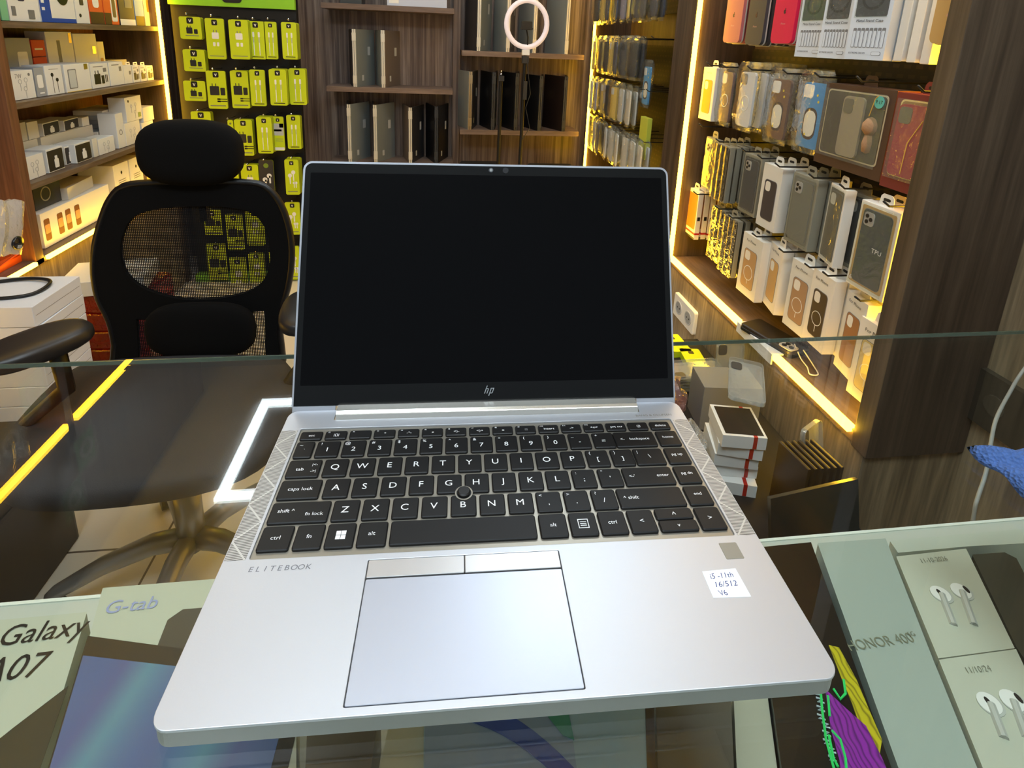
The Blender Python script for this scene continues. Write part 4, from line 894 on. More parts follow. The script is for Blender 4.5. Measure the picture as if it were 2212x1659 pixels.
# ================================================================ lime green accessory display
BX0, BX1, BY = -1.315, -.735, 2.76
db = thing('accessory_display', 'black accessory display board with a lime green header and lime packs', 'display board', (0, 0, 0))
MB().box(BX0, BX1, BY+.02, BY+.06, FZ, .99, mat('black display board', (9, 9, 12), .5)).build('board', db)
hz = at(500, 15, 1, BY).z
MB().box(BX0, BX1, BY-.005, BY+.019, hz, .985, mat('lime header', (140, 205, 40), .5)).build('header', db)
b = MB(); C = at(500, -12, 1, BY-.005); b.rr(C.x-.045, C.x+.045, hz+.019, hz+.10, BY-.0075, BY-.005, .018, INK).build('header_logo', db)
MB().box(BX0, BX1, BY-.03, BY+.019, FZ, FZ+.035, mat('lime header')).build('base_strip', db)
def lime_pack(kind):
    def f(t, w_, h, d, g):
        b = MB(); b.rr(-w_/2, w_/2, -h, 0, 0, d, .008, LIME, 'y', LIMED)
        q = b; cz = -h*.10 if h > .15 else -h*.17; s = min(w_*.15, .015)
        q.rr(-s, s, cz-s, cz+s, -.0006, 0, s*.4, INK); q.prism([(-s*.45, cz+s*.35), (-s*.1, cz+s*.35), (0, cz-s*.2), (s*.25, cz+s*.4), (s*.45, cz+s*.4), (s*.12, cz-s*.55), (-s*.12, cz-s*.55)], -.001, -.0006, LINK)
        def bar_(a, b_, c, e, m_, r=.003): q.rr(a*w_, b_*w_, c*h, e*h, -.0006, 0, r, m_)
        if kind == 'cable':
            for x in (-.14, .16): bar_(x-.055, x+.055, -.42, -.28, LINK, .004); bar_(x-.03, x+.03, -.56, -.42, mat('grey cable neck', (190, 196, 180), .5), .002); bar_(x-.022, x+.022, -.9, -.56, LINK, .001)
            bar_(-.3, .35, -.95, -.93, INK, .0005)
        elif kind == 'white charger':
            bar_(-.18, .18, -.50, -.34, LINK, .004); bar_(-.10, -.06, -.34, -.28, GREYINK, .0005); bar_(.05, .09, -.34, -.28, GREYINK, .0005); bar_(-.16, -.03, -.68, -.58, LINK); bar_(.05, .17, -.68, -.58, LINK); bar_(-.38, .38, -.93, -.915, GREYINK, .0005)
        elif kind == 'black charger':
            bar_(-.36, .12, -.64, -.40, DARK, .004); bar_(-.24, -.20, -.40, -.33, DARK, .0005); bar_(-.06, -.02, -.40, -.33, DARK, .0005); bar_(.18, .42, -.64, -.44, DARK, .004); bar_(-.02, .5, -.75, -.73, INK, .0005); bar_(-.02, .5, -.81, -.79, INK, .0005); bar_(-.02, .14, -.76, -.72, INK, .001); bar_(-.02, .14, -.82, -.78, INK, .001); bar_(-.4, .4, -.93, -.905, GREYINK, .0005)
        elif kind == 'small charger':
            bar_(-.20, .08, -.76, -.48, DARK, .003); bar_(-.14, -.11, -.48, -.40, DARK, .0005); bar_(-.02, .01, -.48, -.40, DARK, .0005); bar_(.15, .32, -.76, -.55, DARK, .003); bar_(-.26, .36, -.86, -.83, GREYINK, .0005)
        elif kind == 'earphone':
            for x, z in ((-.15, -.45), (.1, -.36)): q.disc((x*w_, z*h), .010, -.0008, 0, LINK, 'y', 12, .011); bar_(x-.04, x+.04, z-.24, z-.04, LINK, .002)
            for x in (.12, .26): q.disc((x*w_, -.66*h), .007, -.0008, 0, LINK, 'y', 12); bar_(x-.03, x+.03, -.80, -.68, LINK, .001)
            bar_(-.35, .35, -.92, -.90, GREYINK, .0005)
        elif kind == 'photo':
            bar_(-.46, .46, -.55, -.2, mat('grey cable photo', (190, 194, 196), .5)); bar_(.1, .46, -.32, -.2, DARK); bar_(-.46, .3, -.43, -.37, GREYINK, .001); bar_(-.46, .46, -.985, -.90, LINK); bar_(-.3, .36, -.66, -.65, GREYINK, .0005); bar_(-.3, .36, -.72, -.71, GREYINK, .0005)
        b.build('pack', t)
    return f
def dark_ear(t, w_, h, d, g):
    b = MB(); b.rr(-w_/2, w_/2, -h, 0, 0, d, .008, mat('charcoal card', (52, 52, 56), .4), 'y', LIMED)
    q = b; q.disc((0, -h*.14), .013, -.0006, 0, mat('olive badge', (120, 150, 50), .5), 'y', 8)
    for x, z in ((-.12, -.50), (.18, -.40)): q.disc((x*w_, z*h), .012, -.0008, 0, LINK, 'y', 12); q.rr(x*w_-.001, x*w_+.007, z*h-.04, z*h, -.0008, 0, .002, LINK)
    b.build('pack', t)
BL = [(205, 400, 150, 350, 'small charger', 2), (435, 605, 165, 530, 'white charger', 0), (645, 820, 178, 530, 'white charger', 3), (802, 968, 190, 530, 'cable', 0), (960, 1075, 195, 530, 'cable', 0), (1115, 1250, 200, 530, 'cable', 4),
      (240, 435, 445, 640, 'small charger', 2), (245, 440, 725, 905, 'small charger', 0), (445, 620, 635, 975, 'black charger', 0), (660, 820, 635, 970, 'black charger', 2), (832, 970, 625, 950, 'cable', 0), (1005, 1160, 622, 945, 'cable', 3), (1180, 1333, 617, 940, 'cable', 2),
      (312, 490, 1000, 1190, 'small charger', 2), (640, 690, 1075, 1390, 'black charger', 0), (697, 858, 1072, 1395, 'black charger', 2), (893, 1030, 1050, 1375, 'cable', 4), (1034, 1137, 1045, 1350, 'photo', 0), (1162, 1285, 1032, 1335, 'cable', 2),
      (610, 735, 1490, 1800, 'black charger', 0), (755, 912, 1475, 1800, 'white charger', 2), (915, 1045, 1435, 1780, 'dark', 0), (1145, 1270, 1430, 1745, 'earphone', 5)]
RN = {150: 'top', 165: 'top', 178: 'top', 190: 'top', 195: 'top', 200: 'top'}
def rown(v): return 'top' if v < 300 else 'second' if v < 700 else 'third' if v < 1200 else 'fourth'
PX = {}
for a, c in ((0, BL), ):
    cnt = {}
    for u0, u1, v0, v1, kd, n in c:
        x0, x1, y0, y1 = 340+u0/4.147, 340+u1/4.147, v0/4.147, v1/4.147
        r = 'small left column' if kd == 'small charger' else rown(v0)+' row'; cnt[r] = cnt.get(r, 0)+1
        Yp = BY-.05-(.035 if n > 2 else 0); A = at(x0, y0, 1, Yp); B = at(x1, y0, 1, Yp); D = at(x0, y1, 1, Yp)
        col = ORD[cnt[r]-1]; nm = {'dark': 'charcoal earbud'}.get(kd, 'lime '+kd)
        lab = '%s pack, %s in the %s of the display board' % (nm, col, r)
        hang('B', Yp, dark_ear if kd == 'dark' else lime_pack(kd), 'accessory_pack', lab, 'package', x0, x1, y0, w_=B.x-A.x, h=A.z-D.z, d=.010, n=n, step=.0135, group='lime packs on the display board', blab=lab.replace(' of the display board', ''))
        MB().tube([((A.x+B.x)/2, BY+.02, A.z+.012), ((A.x+B.x)/2, BY-.10, A.z+.012)], .0015, BLACK, 6).lathe([(.0015, -.005), (.0045, -.002), (.0045, .002), (.0015, .005)], ((A.x+B.x)/2, BY-.102, A.z+.014), CHROME, 8).build('hook', db)
for i, (x0, x1, y0, y1, kd, wh) in enumerate([(617, 649, 437, 507, 'earphone', 'fourth hook from the header beside the laptop lid'), (622, 648, 532, 604, 'earphone', 'lowest one beside the laptop lid'), (441, 480, 453, 508, 'black charger', 'upper left one seen through the chair mesh'), (489, 526, 463, 540, 'black charger', 'upper middle one seen through the chair mesh'), (532, 571, 453, 530, 'white charger', 'upper right one seen through the chair mesh'), (448, 490, 527, 606, 'black charger', 'lower left one seen through the chair mesh'), (497, 534, 557, 640, 'white charger', 'lower middle one seen through the chair mesh'), (539, 573, 547, 616, 'white charger', 'lower right one seen through the chair mesh'), (580, 606, 470, 530, 'cable', 'partly behind the chair frame, upper'), (582, 608, 545, 612, 'cable', 'partly behind the chair frame, lower')]):
    Yp = BY-.05; A = at(x0, y0, 1, Yp); B = at(x1, y0, 1, Yp); D = at(x0, y1, 1, Yp)
    hang('B', Yp, lime_pack(kd), 'accessory_pack', 'lime %s pack, %s' % (kd, wh), 'package', x0, x1, y0, w_=B.x-A.x, h=A.z-D.z, d=.010, group='lime packs on the display board')
    MB().tube([((A.x+B.x)/2, BY+.02, A.z+.012), ((A.x+B.x)/2, BY-.07, A.z+.012)], .0015, BLACK, 6).lathe([(.0015, -.005), (.0045, -.002), (.0045, .002), (.0015, .005)], ((A.x+B.x)/2, BY-.072, A.z+.014), CHROME, 8).build('hook', db)

# ================================================================ left wall: shelf bays full of boxes
lu = thing('wall_shelf_unit', 'wood wall unit on the left with shelves of small white boxes', 'shelf unit', (0, 0, 0))
LB = -1.655
MB().box(LB, XL, 2.728, 2.765, FZ, CZ-.02, PANELW).build('end_panel', lu, bevel=.001)
MB().box(LB, XL, 1.700, 1.737, -.49, CZ-.02, REDW).build('divider_panel', lu, bevel=.001)
MB().box(LB, XL-.012, .40, 2.728, FZ, -.49, BASEW).build('base_cabinet', lu)
MB().box(LB, LB+.01, .40, 2.728, -.472, 1.09, REDW).build('bay_back', lu)
MB().box(LB, XL, .40, 2.728, -.49, -.472, SHELFW).build('bay_floor', lu, bevel=.001)
MB().box(LB, XL, .40, 2.728, 1.08, 1.11, SHELFW).build('bay_top', lu)
MB().box(XL-.02, XL, .40, 2.728, 1.11, CZ-.02, PANELW).build('fascia', lu)
for z in (.292, .043, -.222, .56, .82): MB().box(LB+.01, XL-.006, 1.737, 2.728, z-.02, z, SHELFW).build('shelf', lu, bevel=.001)
for z in (.60, .05): MB().box(LB+.01, XL-.05, .40, 1.700, z-.02, z, SHELFW).build('shelf', lu)
strip('led_strip', 'vertical amber LED strip beside the lime display board', (XL+.004, 2.722, -.47), (XL+.004, 2.722, 1.075))
strip('led_strip', 'amber LED strip below the left boxes shelf, behind the chair', (XL+.004, 1.745, -.478), (XL+.004, 2.715, -.478))
strip('led_strip', 'amber LED strip at the left frame edge near the orange pouch', (XL+.004, .42, -.478), (XL+.004, 1.69, -.478))
strip('led_strip', 'amber LED strip along the top of the far left bay', (XL+.004, 1.745, 1.070), (XL+.004, 2.71, 1.070), .008)
strip('led_strip', 'amber LED strip along the top of the near left bay', (XL+.004, .42, 1.070), (XL+.004, 1.69, 1.070), .008)

def P_(name, c, r=.5): return mat(name, c, r)
def sbox(x0, x1, yt, zb, label, mt, deco=None, X=XL-.04, d=.07, side=None, h=None, turn=0, group=None, cat='box', name='accessory_box'):
    A = at(x0, yt+30, 0, X); B = at(x1, yt+30, 0, X); T = at((x0+x1)/2, yt, 0, X)
    if h is None: h = T.z-zb
    w_ = (B.y-A.y)-.0025
    t = thing(name, label, cat, (X, (A.y+B.y)/2, zb+h+.0005), math.pi/2+turn, group)
    b = MB(); b.box(-w_/2, w_/2, 0, d, -h, 0, mt)
    if side: b.box(-w_/2-.0003, -w_/2, .0005, d-.0005, -h+.0005, -.0005, side)
    b.build('carton', t, bevel=.001)
    if deco:
        q = MB(); deco(q, w_, h); q.build('printed_front', t)
    return t
def d_rr(*it):   # printed rounded shapes: (x0, x1, z0, z1 as fractions, material, radius)
    def f(q, w_, h):
        for i, (a, b_, c, e, m_, r) in enumerate(it): q.rr(a*w_, b_*w_, -h+c*h, -h+e*h, -.0006-.0003*i, 0, r, m_)
    return f
def d_ear(q, w_, h):
    for x, z in ((-.1, .68), (.16, .50)): q.disc((x*w_, -h+z*h), .007, -.0008, 0, INK, 'y', 12); q.box(x*w_-.0008, x*w_+.0008, -.0006, 0, -h+.06*h, -h+z*h, INK)
    q.rr(-.25*w_, .3*w_, -h+.86*h, -h+.875*h, -.0005, 0, .0004, GREYINK)
def d_chg(q, w_, h):
    for a, b_, c, e in ((-.34, .0, .16, .58), (-.28, -.24, .58, .72), (-.12, -.08, .58, .72), (.06, .22, .16, .5), (.28, .32, .2, .52), (.37, .41, .2, .52)): q.rr(a*w_, b_*w_, -h+c*h, -h+e*h, -.0006, 0, .002, INK)
    q.rr(-.34*w_, .2*w_, -h+.86*h, -h+.89*h, -.0006, 0, .0005, GREYINK); q.rr(.2*w_, .38*w_, -h+.64*h, -h+.8*h, -.0006, 0, .001, GREYINK)
def d_win(q, w_, h):
    q.rr(-.47*w_, .47*w_, -h+.04*h, -h+.92*h, -.0006, 0, .003, mat('dark box opening', (44, 38, 34), .5)); q.rr(-.1*w_, .16*w_, -h+.14*h, -h+.52*h, -.0012, 0, .004, LINK); q.rr(-.05*w_, .1*w_, -h+.5*h, -h+.66*h, -.0012, 0, .002, LINK)
def d_sketch(q, w_, h):
    for x, z in ((-.15, .62), (.12, .66), (.05, .36)): q.ring((x*w_, -h+z*h), .008, .0062, -.0006, 0, mat('pale print line', (176, 178, 180), .5), 'y', 14); q.box(x*w_-.001, x*w_+.001, -.0006, 0, -h+z*h-.03, -h+z*h-.008, mat('pale print line'))
def d_logo(q, w_, h):
    q.disc((0, -h*.22), .006, -.0006, 0, INK, 'y', 12, .007)
    for k in range(3): q.rr(-.25*w_, .25*w_, -h*(.40+.05*k), -h*(.385+.05*k), -.0006, 0, .0004, GREYINK)
O_ = (0, 0)
GA = 'boxes on the upper left shelf'; GBB = 'boxes on the second left shelf'; GC = 'boxes on the third left shelf'
za = .293
sbox(2, 19, 0, za, 'mint green box at the left end of the upper left shelf', P_('mint card', (130, 196, 150)), h=.21, group=GA)
sbox(20, 87, 0, za, 'white box with dark gadget picture on the upper left shelf', WHITE, d_rr((-.2, .05, .30, .9, mat('indigo gadget', (40, 34, 70), .4), .01), (.2, .4, .4, .8, mat('blue gadget', (50, 70, 120), .4), .01), (-.42, -.3, .08, .22, GREYINK, .001), (.1, .3, .04, .18, GREYINK, .001)), h=.21, group=GA)
def d_disc(q, w_, h):
    q.rr(-.5*w_, -.22*w_, -h, 0, -.0006, 0, .001, mat('royal blue print', (20, 70, 170), .5)); q.rr(-.22*w_, .5*w_, -h, -h*.93, -.0006, 0, .001, mat('royal blue print')); q.disc((.16*w_, -h*.50), .036, -.0012, 0, mat('black drum print', (24, 26, 22), .35), 'y', 24, .044); q.disc((.06*w_, -h*.5), .008, -.0018, 0, mat('orange print', (230, 110, 70), .5), 'y', 14)
    for k in range(7): q.box(-.46*w_, -.38*w_, -.0010, 0, -h+.04+k*.024, -h+.05+k*.024, LINK)
sbox(88, 163, 0, za, 'blue and white box with a round black drum picture', WHITE, d_disc, h=.21, group=GA)
sbox(164, 193, 0, za, 'white box with a dark wristwatch picture', WHITE, lambda q, w_, h: (q.disc((0, -h*.42), .018, -.0008, 0, mat('watch print', (50, 40, 44), .4), 'y', 18), q.rr(-.012, .012, -h*.68, -h*.5, -.0006, 0, .004, mat('watch strap print', (70, 60, 50), .5)), q.disc((-.2*w_, -h*.86), .007, -.0006, 0, INK, 'y', 12)), h=.21, group=GA)
ORG = mat('orange card', (226, 96, 46), .45)
sbox(194, 224, 0, za, 'orange box with a white charger picture', ORG, d_rr((-.22, .22, .30, .78, LINK, .012), (-.5, .5, 0, .22, mat('dark brown print', (70, 50, 30), .5), .001)), h=.21, group=GA)
sbox(225, 256, 0, za, 'orange box with a clear strap window', ORG, d_rr((.0, .4, .06, .92, LINK, .008), (.08, .32, .14, .84, mat('olive strap', (120, 100, 60), .5), .006), (-.5, -.05, 0, .22, mat('dark brown print'), .001)), h=.21, group=GA)
sbox(258, 291, 0, za, 'dark box with a grey phone photo on the upper left shelf', mat('charcoal photo box', (70, 68, 64), .5), d_rr((-.5, .5, 0, .12, LINK, .001), (-.1, .35, .35, .8, GREYINK, .003)), h=.21, group=GA)
sbox(292, 311, 0, za, 'light blue box near the left vertical LED strip', P_('light blue card', (120, 160, 220)), d_rr((-.5, .5, 0, .2, mat('dark brown print'), .001)), h=.21, group=GA)
sbox(312, 331, 0, za, 'cream box next to the left vertical LED strip', P_('cream card', (232, 214, 180)), d_rr((-.2, .2, .3, .9, mat('amber picture', (200, 150, 70), .4), .003)), h=.21, group=GA)
zb = .044; XR2 = XL-.155
GB1 = mat('cool grey card', (158, 162, 168), .5); RED = mat('vermilion card', (206, 62, 42), .5)
sbox(14, 68, 82, zb, 'grey box with a white charger picture in the back row', GB1, d_rr((-.1, .32, .35, .75, LINK, .006)), X=XR2, group=GBB)
for k in range(3):
    sbox(69, 99, 80, zb+k*.062, 'vermilion box in the back row, %s of the stack of three' % ['bottom', 'middle', 'top'][k], RED, d_rr((-.3, .3, .4, .5, LINK, .0005)), X=XR2, h=.060, group='vermilion boxes')
sbox(100, 158, 69, zb, 'large white box with gold corner mark in the back row', WHITE, d_rr((-.12, .0, .3, .85, GREYINK, .002), (.36, .46, .8, .98, GOLD, .002), (.2, .28, .15, .3, GREYINK, .001)), X=XR2, group=GBB)
sbox(160, 210, 73, zb, 'plain white box in the back row of the second left shelf', WHITE, d_rr((.28, .42, .6, .75, GOLD, .002)), X=XR2, group=GBB)
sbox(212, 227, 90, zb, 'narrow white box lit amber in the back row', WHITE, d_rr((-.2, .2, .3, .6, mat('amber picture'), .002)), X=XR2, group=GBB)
sbox(26, 75, 152, zb, 'white box marked 7W at the left end of the second shelf', WHITE, lambda q, w_, h: (q.text('7W', (-w_*.2, -.0006, -h*.2), (1, 0, 0), (0, 0, 1), .02, GREYINK), q.disc((w_*.3, -h*.16), .005, -.0006, 0, GREYINK, 'y', 12), d_sketch(q, w_, h)), group=GBB)
sbox(76, 97, 146, zb, 'grey box beside the earphone box on the second shelf', GB1, d_rr((-.3, .3, .3, .75, LINK, .006), (-.2, .3, .1, .15, LINK, .001)), group=GBB)
sbox(98, 136, 141, zb, 'white box with black earphones picture', WHITE, d_ear, group=GBB)
sbox(140, 196, 138, zb, 'white window box showing a cable, with gold corner mark', WHITE, d_rr((-.38, -.06, .12, .82, GREYINK, .004), (-.35, -.09, .15, .79, mat('pale window', (200, 204, 206), .4), .004), (.28, .42, .78, .98, GOLD, .002), (-.48, .48, 0, .03, mat('yellow edge', (230, 200, 120), .5), .0005)), group=GBB, d=.09)
sbox(197, 236, 137, zb, 'white box with black charger picture, largest of its kind', WHITE, d_chg, group=GBB)
sbox(237, 268, 134, zb, 'white box with faint picture between the charger boxes', WHITE, d_rr((.2, .36, .6, .8, GREYINK, .001), (-.3, .2, .86, .9, GREYINK, .0005)), group=GBB)
for i, (a, b_) in enumerate(((269, 287), (288, 303), (304, 318), (319, 333))):
    t = sbox(a, b_, 142, zb, 'small white charger box, %s of the last four before the LED strip' % ORD[i], WHITE, d_chg if i else d_rr((.15, .36, .5, .7, GREYINK, .001)), group='small charger boxes')
    w_ = .02; q = MB(); q.prism([(-w_, 0), (w_, 0), (w_*.8, .016), (-w_*.8, .016)], .03, .0312, WHITE).rr(-.008, .008, .006, .011, .0296, .0316, .002, INK); q.build('hang_tab', t)
# crumpled brown bag
def crumple(name, label, cat, loc, sz, mt, seed=1):
    bm = bmesh.new(); bmesh.ops.create_icosphere(bm, subdivisions=3, radius=1); rn = random.Random(seed)
    from mathutils import noise as NZ
    for v in bm.verts:
        k = 1+.45*NZ.noise(v.co*2.2+Vector((seed, 0, 0)))+.2*NZ.noise(v.co*6+Vector((0, seed, 0))); v.co = Vector((v.co.x*sz[0]*k, v.co.y*sz[1]*k, max(-.9, v.co.z*k)*sz[2]))
    me = bpy.data.meshes.new(name); zmin = min(v.co.z for v in bm.verts)
    for v in bm.verts: v.co.z -= zmin
    bm.to_mesh(me); bm.free(); me.materials.append(mt); o = bpy.data.objects.new(name, me); COL.objects.link(o); o.location = loc; return tag(o, label, cat)
sbox(236, 312, 128, zb, 'white box in the back row under the crumpled brown bag', OFFW, X=XR2-.01, group=GBB)
C = at(285, 128, 0, XR2-.045); crumple('plastic_bag', 'crumpled brown plastic bag on the second left shelf', 'bag', (XR2-.045, C.y, C.z), (.03, .10, .045), mat('brown translucent bag', (120, 92, 70), .3, bump=.5, bscale=40), 4)
# third shelf
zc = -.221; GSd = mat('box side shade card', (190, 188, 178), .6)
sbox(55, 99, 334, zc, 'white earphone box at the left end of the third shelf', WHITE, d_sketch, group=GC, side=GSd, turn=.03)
sbox(101, 140, 318, zc, 'dark fronted plug box, lower row left, third shelf', WHITE, d_win, group=GC, turn=.03)
sbox(142, 161, 314, zc, 'dark fronted plug box, lower row middle, third shelf', WHITE, d_win, group=GC, X=XL-.06)
sbox(163, 200, 306, zc, 'dark fronted plug box, lower row right, third shelf', WHITE, d_win, group=GC, turn=.02)
sbox(202, 213, 298, zc, 'slim white box right of the plug boxes', OFFW, group=GC)
sbox(214, 250, 296, zc, 'white box with earbud sketch in the lower row', WHITE, d_sketch, group=GC)
sbox(251, 268, 244, zc, 'tall thin white box with a round cable sketch', WHITE, lambda q, w_, h: q.ring((0, -h*.55), .012, .009, -.0006, 0, GREYINK, 'y', 16), group=GC)
sbox(270, 306, 262, zc, 'white box with sprig picture, under its twin', WHITE, d_sketch, group=GC, d=.068, turn=.03)
T_ = at(288, 262, 0, XL-.04).z
sbox(270, 308, 208, T_+.001, 'white box with sprig picture, stacked on its twin', WHITE, lambda q, w_, h: (d_sketch(q, w_, h), q.rr(.22*w_, .4*w_, -h*.9, -h*.7, -.0006, 0, .001, mat('green mark', (130, 160, 90), .5)), q.disc((-.3*w_, -h*.16), .006, -.0006, 0, INK, 'y', 12)), group=GC, d=.068, turn=.03)
sbox(308, 334, 262, zc, 'cream lit box in the lower row by the LED strip', WHITE, d_sketch, group=GC)
T_ = at(320, 262, 0, XL-.04).z; sbox(310, 334, 230, T_+.001, 'cream lit box stacked by the LED strip', WHITE, group=GC)
zu = zc+.105
MB_ = None
sbox(45, 90, 322, zc, 'grey white box under the stack at the left of third shelf', OFFW, X=XL-.132, d=.11, h=.103, group=GC)
sbox(96, 212, 322, zc, 'long white box behind the lower plug boxes', OFFW, X=XL-.132, d=.11, h=.103, group=GC)
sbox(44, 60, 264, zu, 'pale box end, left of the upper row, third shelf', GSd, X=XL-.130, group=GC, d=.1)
sbox(61, 86, 262, zu, 'pale box end, second in the upper row, third shelf', OFFW, X=XL-.130, group=GC, d=.1)
sbox(92, 134, 262, zu, 'dark fronted plug box, upper row left, third shelf', WHITE, d_win, X=XL-.130, group=GC, d=.1, turn=.08)
sbox(138, 176, 256, zu, 'dark fronted plug box, upper row right, third shelf', WHITE, d_win, X=XL-.130, group=GC, d=.1, turn=.08)
sbox(180, 196, 252, zu, 'small white tabbed box beside the flat box stack', WHITE, X=XL-.130, group=GC)
sbox(214, 250, 280, zc+.0, 'white box supporting the flat box stack', OFFW, X=XL-.115, group=GC, d=.12)
for k, (a, b_, n) in enumerate(((200, 247, 'lowest'), (196, 244, 'second'), (190, 250, 'third'), (184, 247, 'topmost'))):
    zz = at(232, 280, 0, XL-.115).z+.001+.0215*k; sbox(a, b_, 0, zz, 'flat white box, %s of the stack of four' % n, WHITE, X=XL-.115, d=.11, h=.020, group='flat white boxes', turn=.05*(k-1))
# bottom shelf
zd = -.4715
t = sbox(88, 246, 452, zd, 'long white box with wristwatch pictures glowing above the LED strip', WHITE, lambda q, w_, h: [q.rr(x*w_, (x+.07)*w_, -h*.82, -h*(.2), -.0006, 0, .006, mat('bronze watch print', (120, 70, 40), .5)) for x in (-.47, -.30, -.19, -.06)]+[q.rr((x+.005)*w_, (x+.065)*w_, -h*.62, -h*.36, -.0012, 0, .004, mat('watch face print', (214, 160, 110), .4)) for x in (-.47, -.30, -.19, -.06)], d=.13, h=.125, name='watch_box')
sbox(76, 138, 418, zd+.126, 'dark clear boxed watch on the long white box', mat('smoky box', (62, 60, 54), .25), lambda q, w_, h: q.ring((-.08*w_, -h*.5), .026, .022, -.001, 0, mat('pale watch ring', (170, 160, 130), .4), 'y', 24), X=XL-.07, d=.09, h=.095)
sbox(140, 214, 400, zd+.126, 'flat pale box lying on the long white box', OFFW, X=XL-.06, d=.1, h=.045, turn=.12)
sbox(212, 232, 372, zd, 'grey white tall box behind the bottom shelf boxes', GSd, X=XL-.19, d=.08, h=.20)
sbox(248, 282, 366, zd, 'white box with small black mark, left of two', WHITE, d_logo, X=XL-.05, d=.14, h=.185)
sbox(283, 311, 358, zd, 'white box with small black mark, right of two', WHITE, d_logo, X=XL-.05, d=.14, h=.185)
sbox(314, 350, 330, zd, 'box wrapped in striped clear film behind the chair headrest', mat('striped wrap', (150, 130, 110), .3), X=XL-.07, d=.12, h=.16)
# near left bay: pouch and hanging bags
t = thing('cable_pouch', 'orange pouch lying over the strip at the left frame edge', 'pouch', (XL-.07, at(30, 575, 0, XL-.07).y, -.4715), math.pi/2)
MB().key(-.13, .075, -.028, .03, 0, .030, .012, .010, mat('orange pouch', (214, 84, 24), .35, bump=.4, bscale=30)).build('pouch_body', t, smooth=False); MB().tube([(-.10, -.03, .02), (-.02, -.032, .034), (.06, -.026, .022)], .003, mat('orange pouch'), 6).build('seam', t)
def cbag(label, P, w_, h, inner, rz=0, mt=None):
    t = thing('clear_bag', label, 'bag', P, math.pi/2, None, 0, rz)
    b = MB(); n = 6; vs = []; fs = []
    for j in range(n+1):
        for i in range(n+1):
            x = w_*(i/n-.5)*(1+.06*math.sin(3*j)); z = -h*j/n; vs.append((x, -.004-.012*math.sin(math.pi*j/n)*math.sin(math.pi*i/n)-.004*((i*7+j*3) % 3), z+.004*((i*5+j) % 3)))
    for j in range(n):
        for i in range(n): fs.append((j*(n+1)+i, j*(n+1)+i+1, (j+1)*(n+1)+i+1, (j+1)*(n+1)+i))
    k = len(vs); vs2 = [(x, -y*.4+.003, z) for x, y, z in vs]; b.add(vs, fs, mt or BAG).add(vs2, fs, mt or BAG); b.build('bag_film', t)
    inner(t, w_, h); return t
FB = clear('milky bag', haze=.45, hazecol=(225, 228, 235), bump=.6, bscale=40, refl=1.5)
P = at(18, 432, 0, XL+.03)
cbag('hanging milky clear bag with a small black gadget, left frame edge', (P.x+.0, P.y-.015, P.z), .15, .165, lambda t, w_, h: (MB().lathe([(.004, -.008), (.019, -.006), (.021, 0), (.019, .004), (.006, .007)], (.034, -.016, -.125), mat('black glossy gadget', (26, 24, 28), .2), 20, 'y').build('gadget', t, smooth=True), MB().box(.026, .040, -.026, -.0215, -.142, -.132, GREYC).build('gadget_button', t)), rz=.30, mt=FB)
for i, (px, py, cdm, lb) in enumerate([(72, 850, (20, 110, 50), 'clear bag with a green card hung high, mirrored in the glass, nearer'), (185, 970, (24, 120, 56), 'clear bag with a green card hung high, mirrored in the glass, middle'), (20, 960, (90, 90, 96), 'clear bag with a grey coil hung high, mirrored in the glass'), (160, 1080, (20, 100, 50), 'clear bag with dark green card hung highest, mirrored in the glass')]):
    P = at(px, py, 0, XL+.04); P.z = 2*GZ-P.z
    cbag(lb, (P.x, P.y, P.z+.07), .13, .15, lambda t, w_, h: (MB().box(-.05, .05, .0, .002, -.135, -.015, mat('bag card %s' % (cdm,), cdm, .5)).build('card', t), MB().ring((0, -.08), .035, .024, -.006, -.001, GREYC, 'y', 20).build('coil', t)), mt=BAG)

# floor stacks at the left
WB = mat('white laptop box card', (222, 224, 230), .5)
for k in range(10):
    t = thing('laptop_box', 'white laptop box, %s from the top of the tall floor stack' % ORD[9-k], 'box', (-1.205+random.uniform(-.004, .004), 1.372, FZ+.0595*k), random.uniform(-.015, .015), 'white laptop boxes in the floor stack')
    MB().box(-.125, .125, -.098, .098, .0005, .0585, WB).build('carton', t, bevel=.0015); MB().box(.1251, .1254, -.09, .09, .030, .031, GREYINK).build('lid_seam', t)
zt = FZ+.595
o = MB().tube(sm3([(-1.30, 1.30, zt+.004), (-1.24, 1.31, zt+.004), (-1.14, 1.33, zt+.004), (-1.115, 1.37, zt+.006), (-1.13, 1.42, zt+.008), (-1.20, 1.44, zt+.006), (-1.28, 1.42, zt+.004), (-1.31, 1.39, zt+.004)]), .005, BLACK, 8).build('cable_loop', smooth=True); tag(o, 'thick black cable loop on the tall white box stack', 'cable')
REDC = clear('red tinted blister', (225, 110, 100), haze=.35, hazecol=(170, 30, 26), bump=.4, bscale=40, refl=2)
for k in range(7):
    t = thing('blister_pack', 'red clear pack, %s from the bottom of the stack behind the chair' % ORD[k], 'package', (-1.12+random.uniform(-.01, .01), 1.72, FZ+.066*k), random.uniform(-.1, .1), 'red clear packs in the stack')
    MB().key(-.13, .13, -.10, .10, .001, .062, .012, .008, REDC).build('shell', t); MB().box(-.10, .10, -.07, .07, .006, .045, mat('dark red card', (120, 24, 22), .5)).build('insert', t)
t = thing('laptop_box', 'pale grey box on top of the red clear packs', 'box', (-1.13, 1.70, FZ+.463), .2); MB().box(-.12, .12, -.09, .09, 0, .05, mat('pale grey card', (196, 198, 196), .5)).build('carton', t, bevel=.0015)
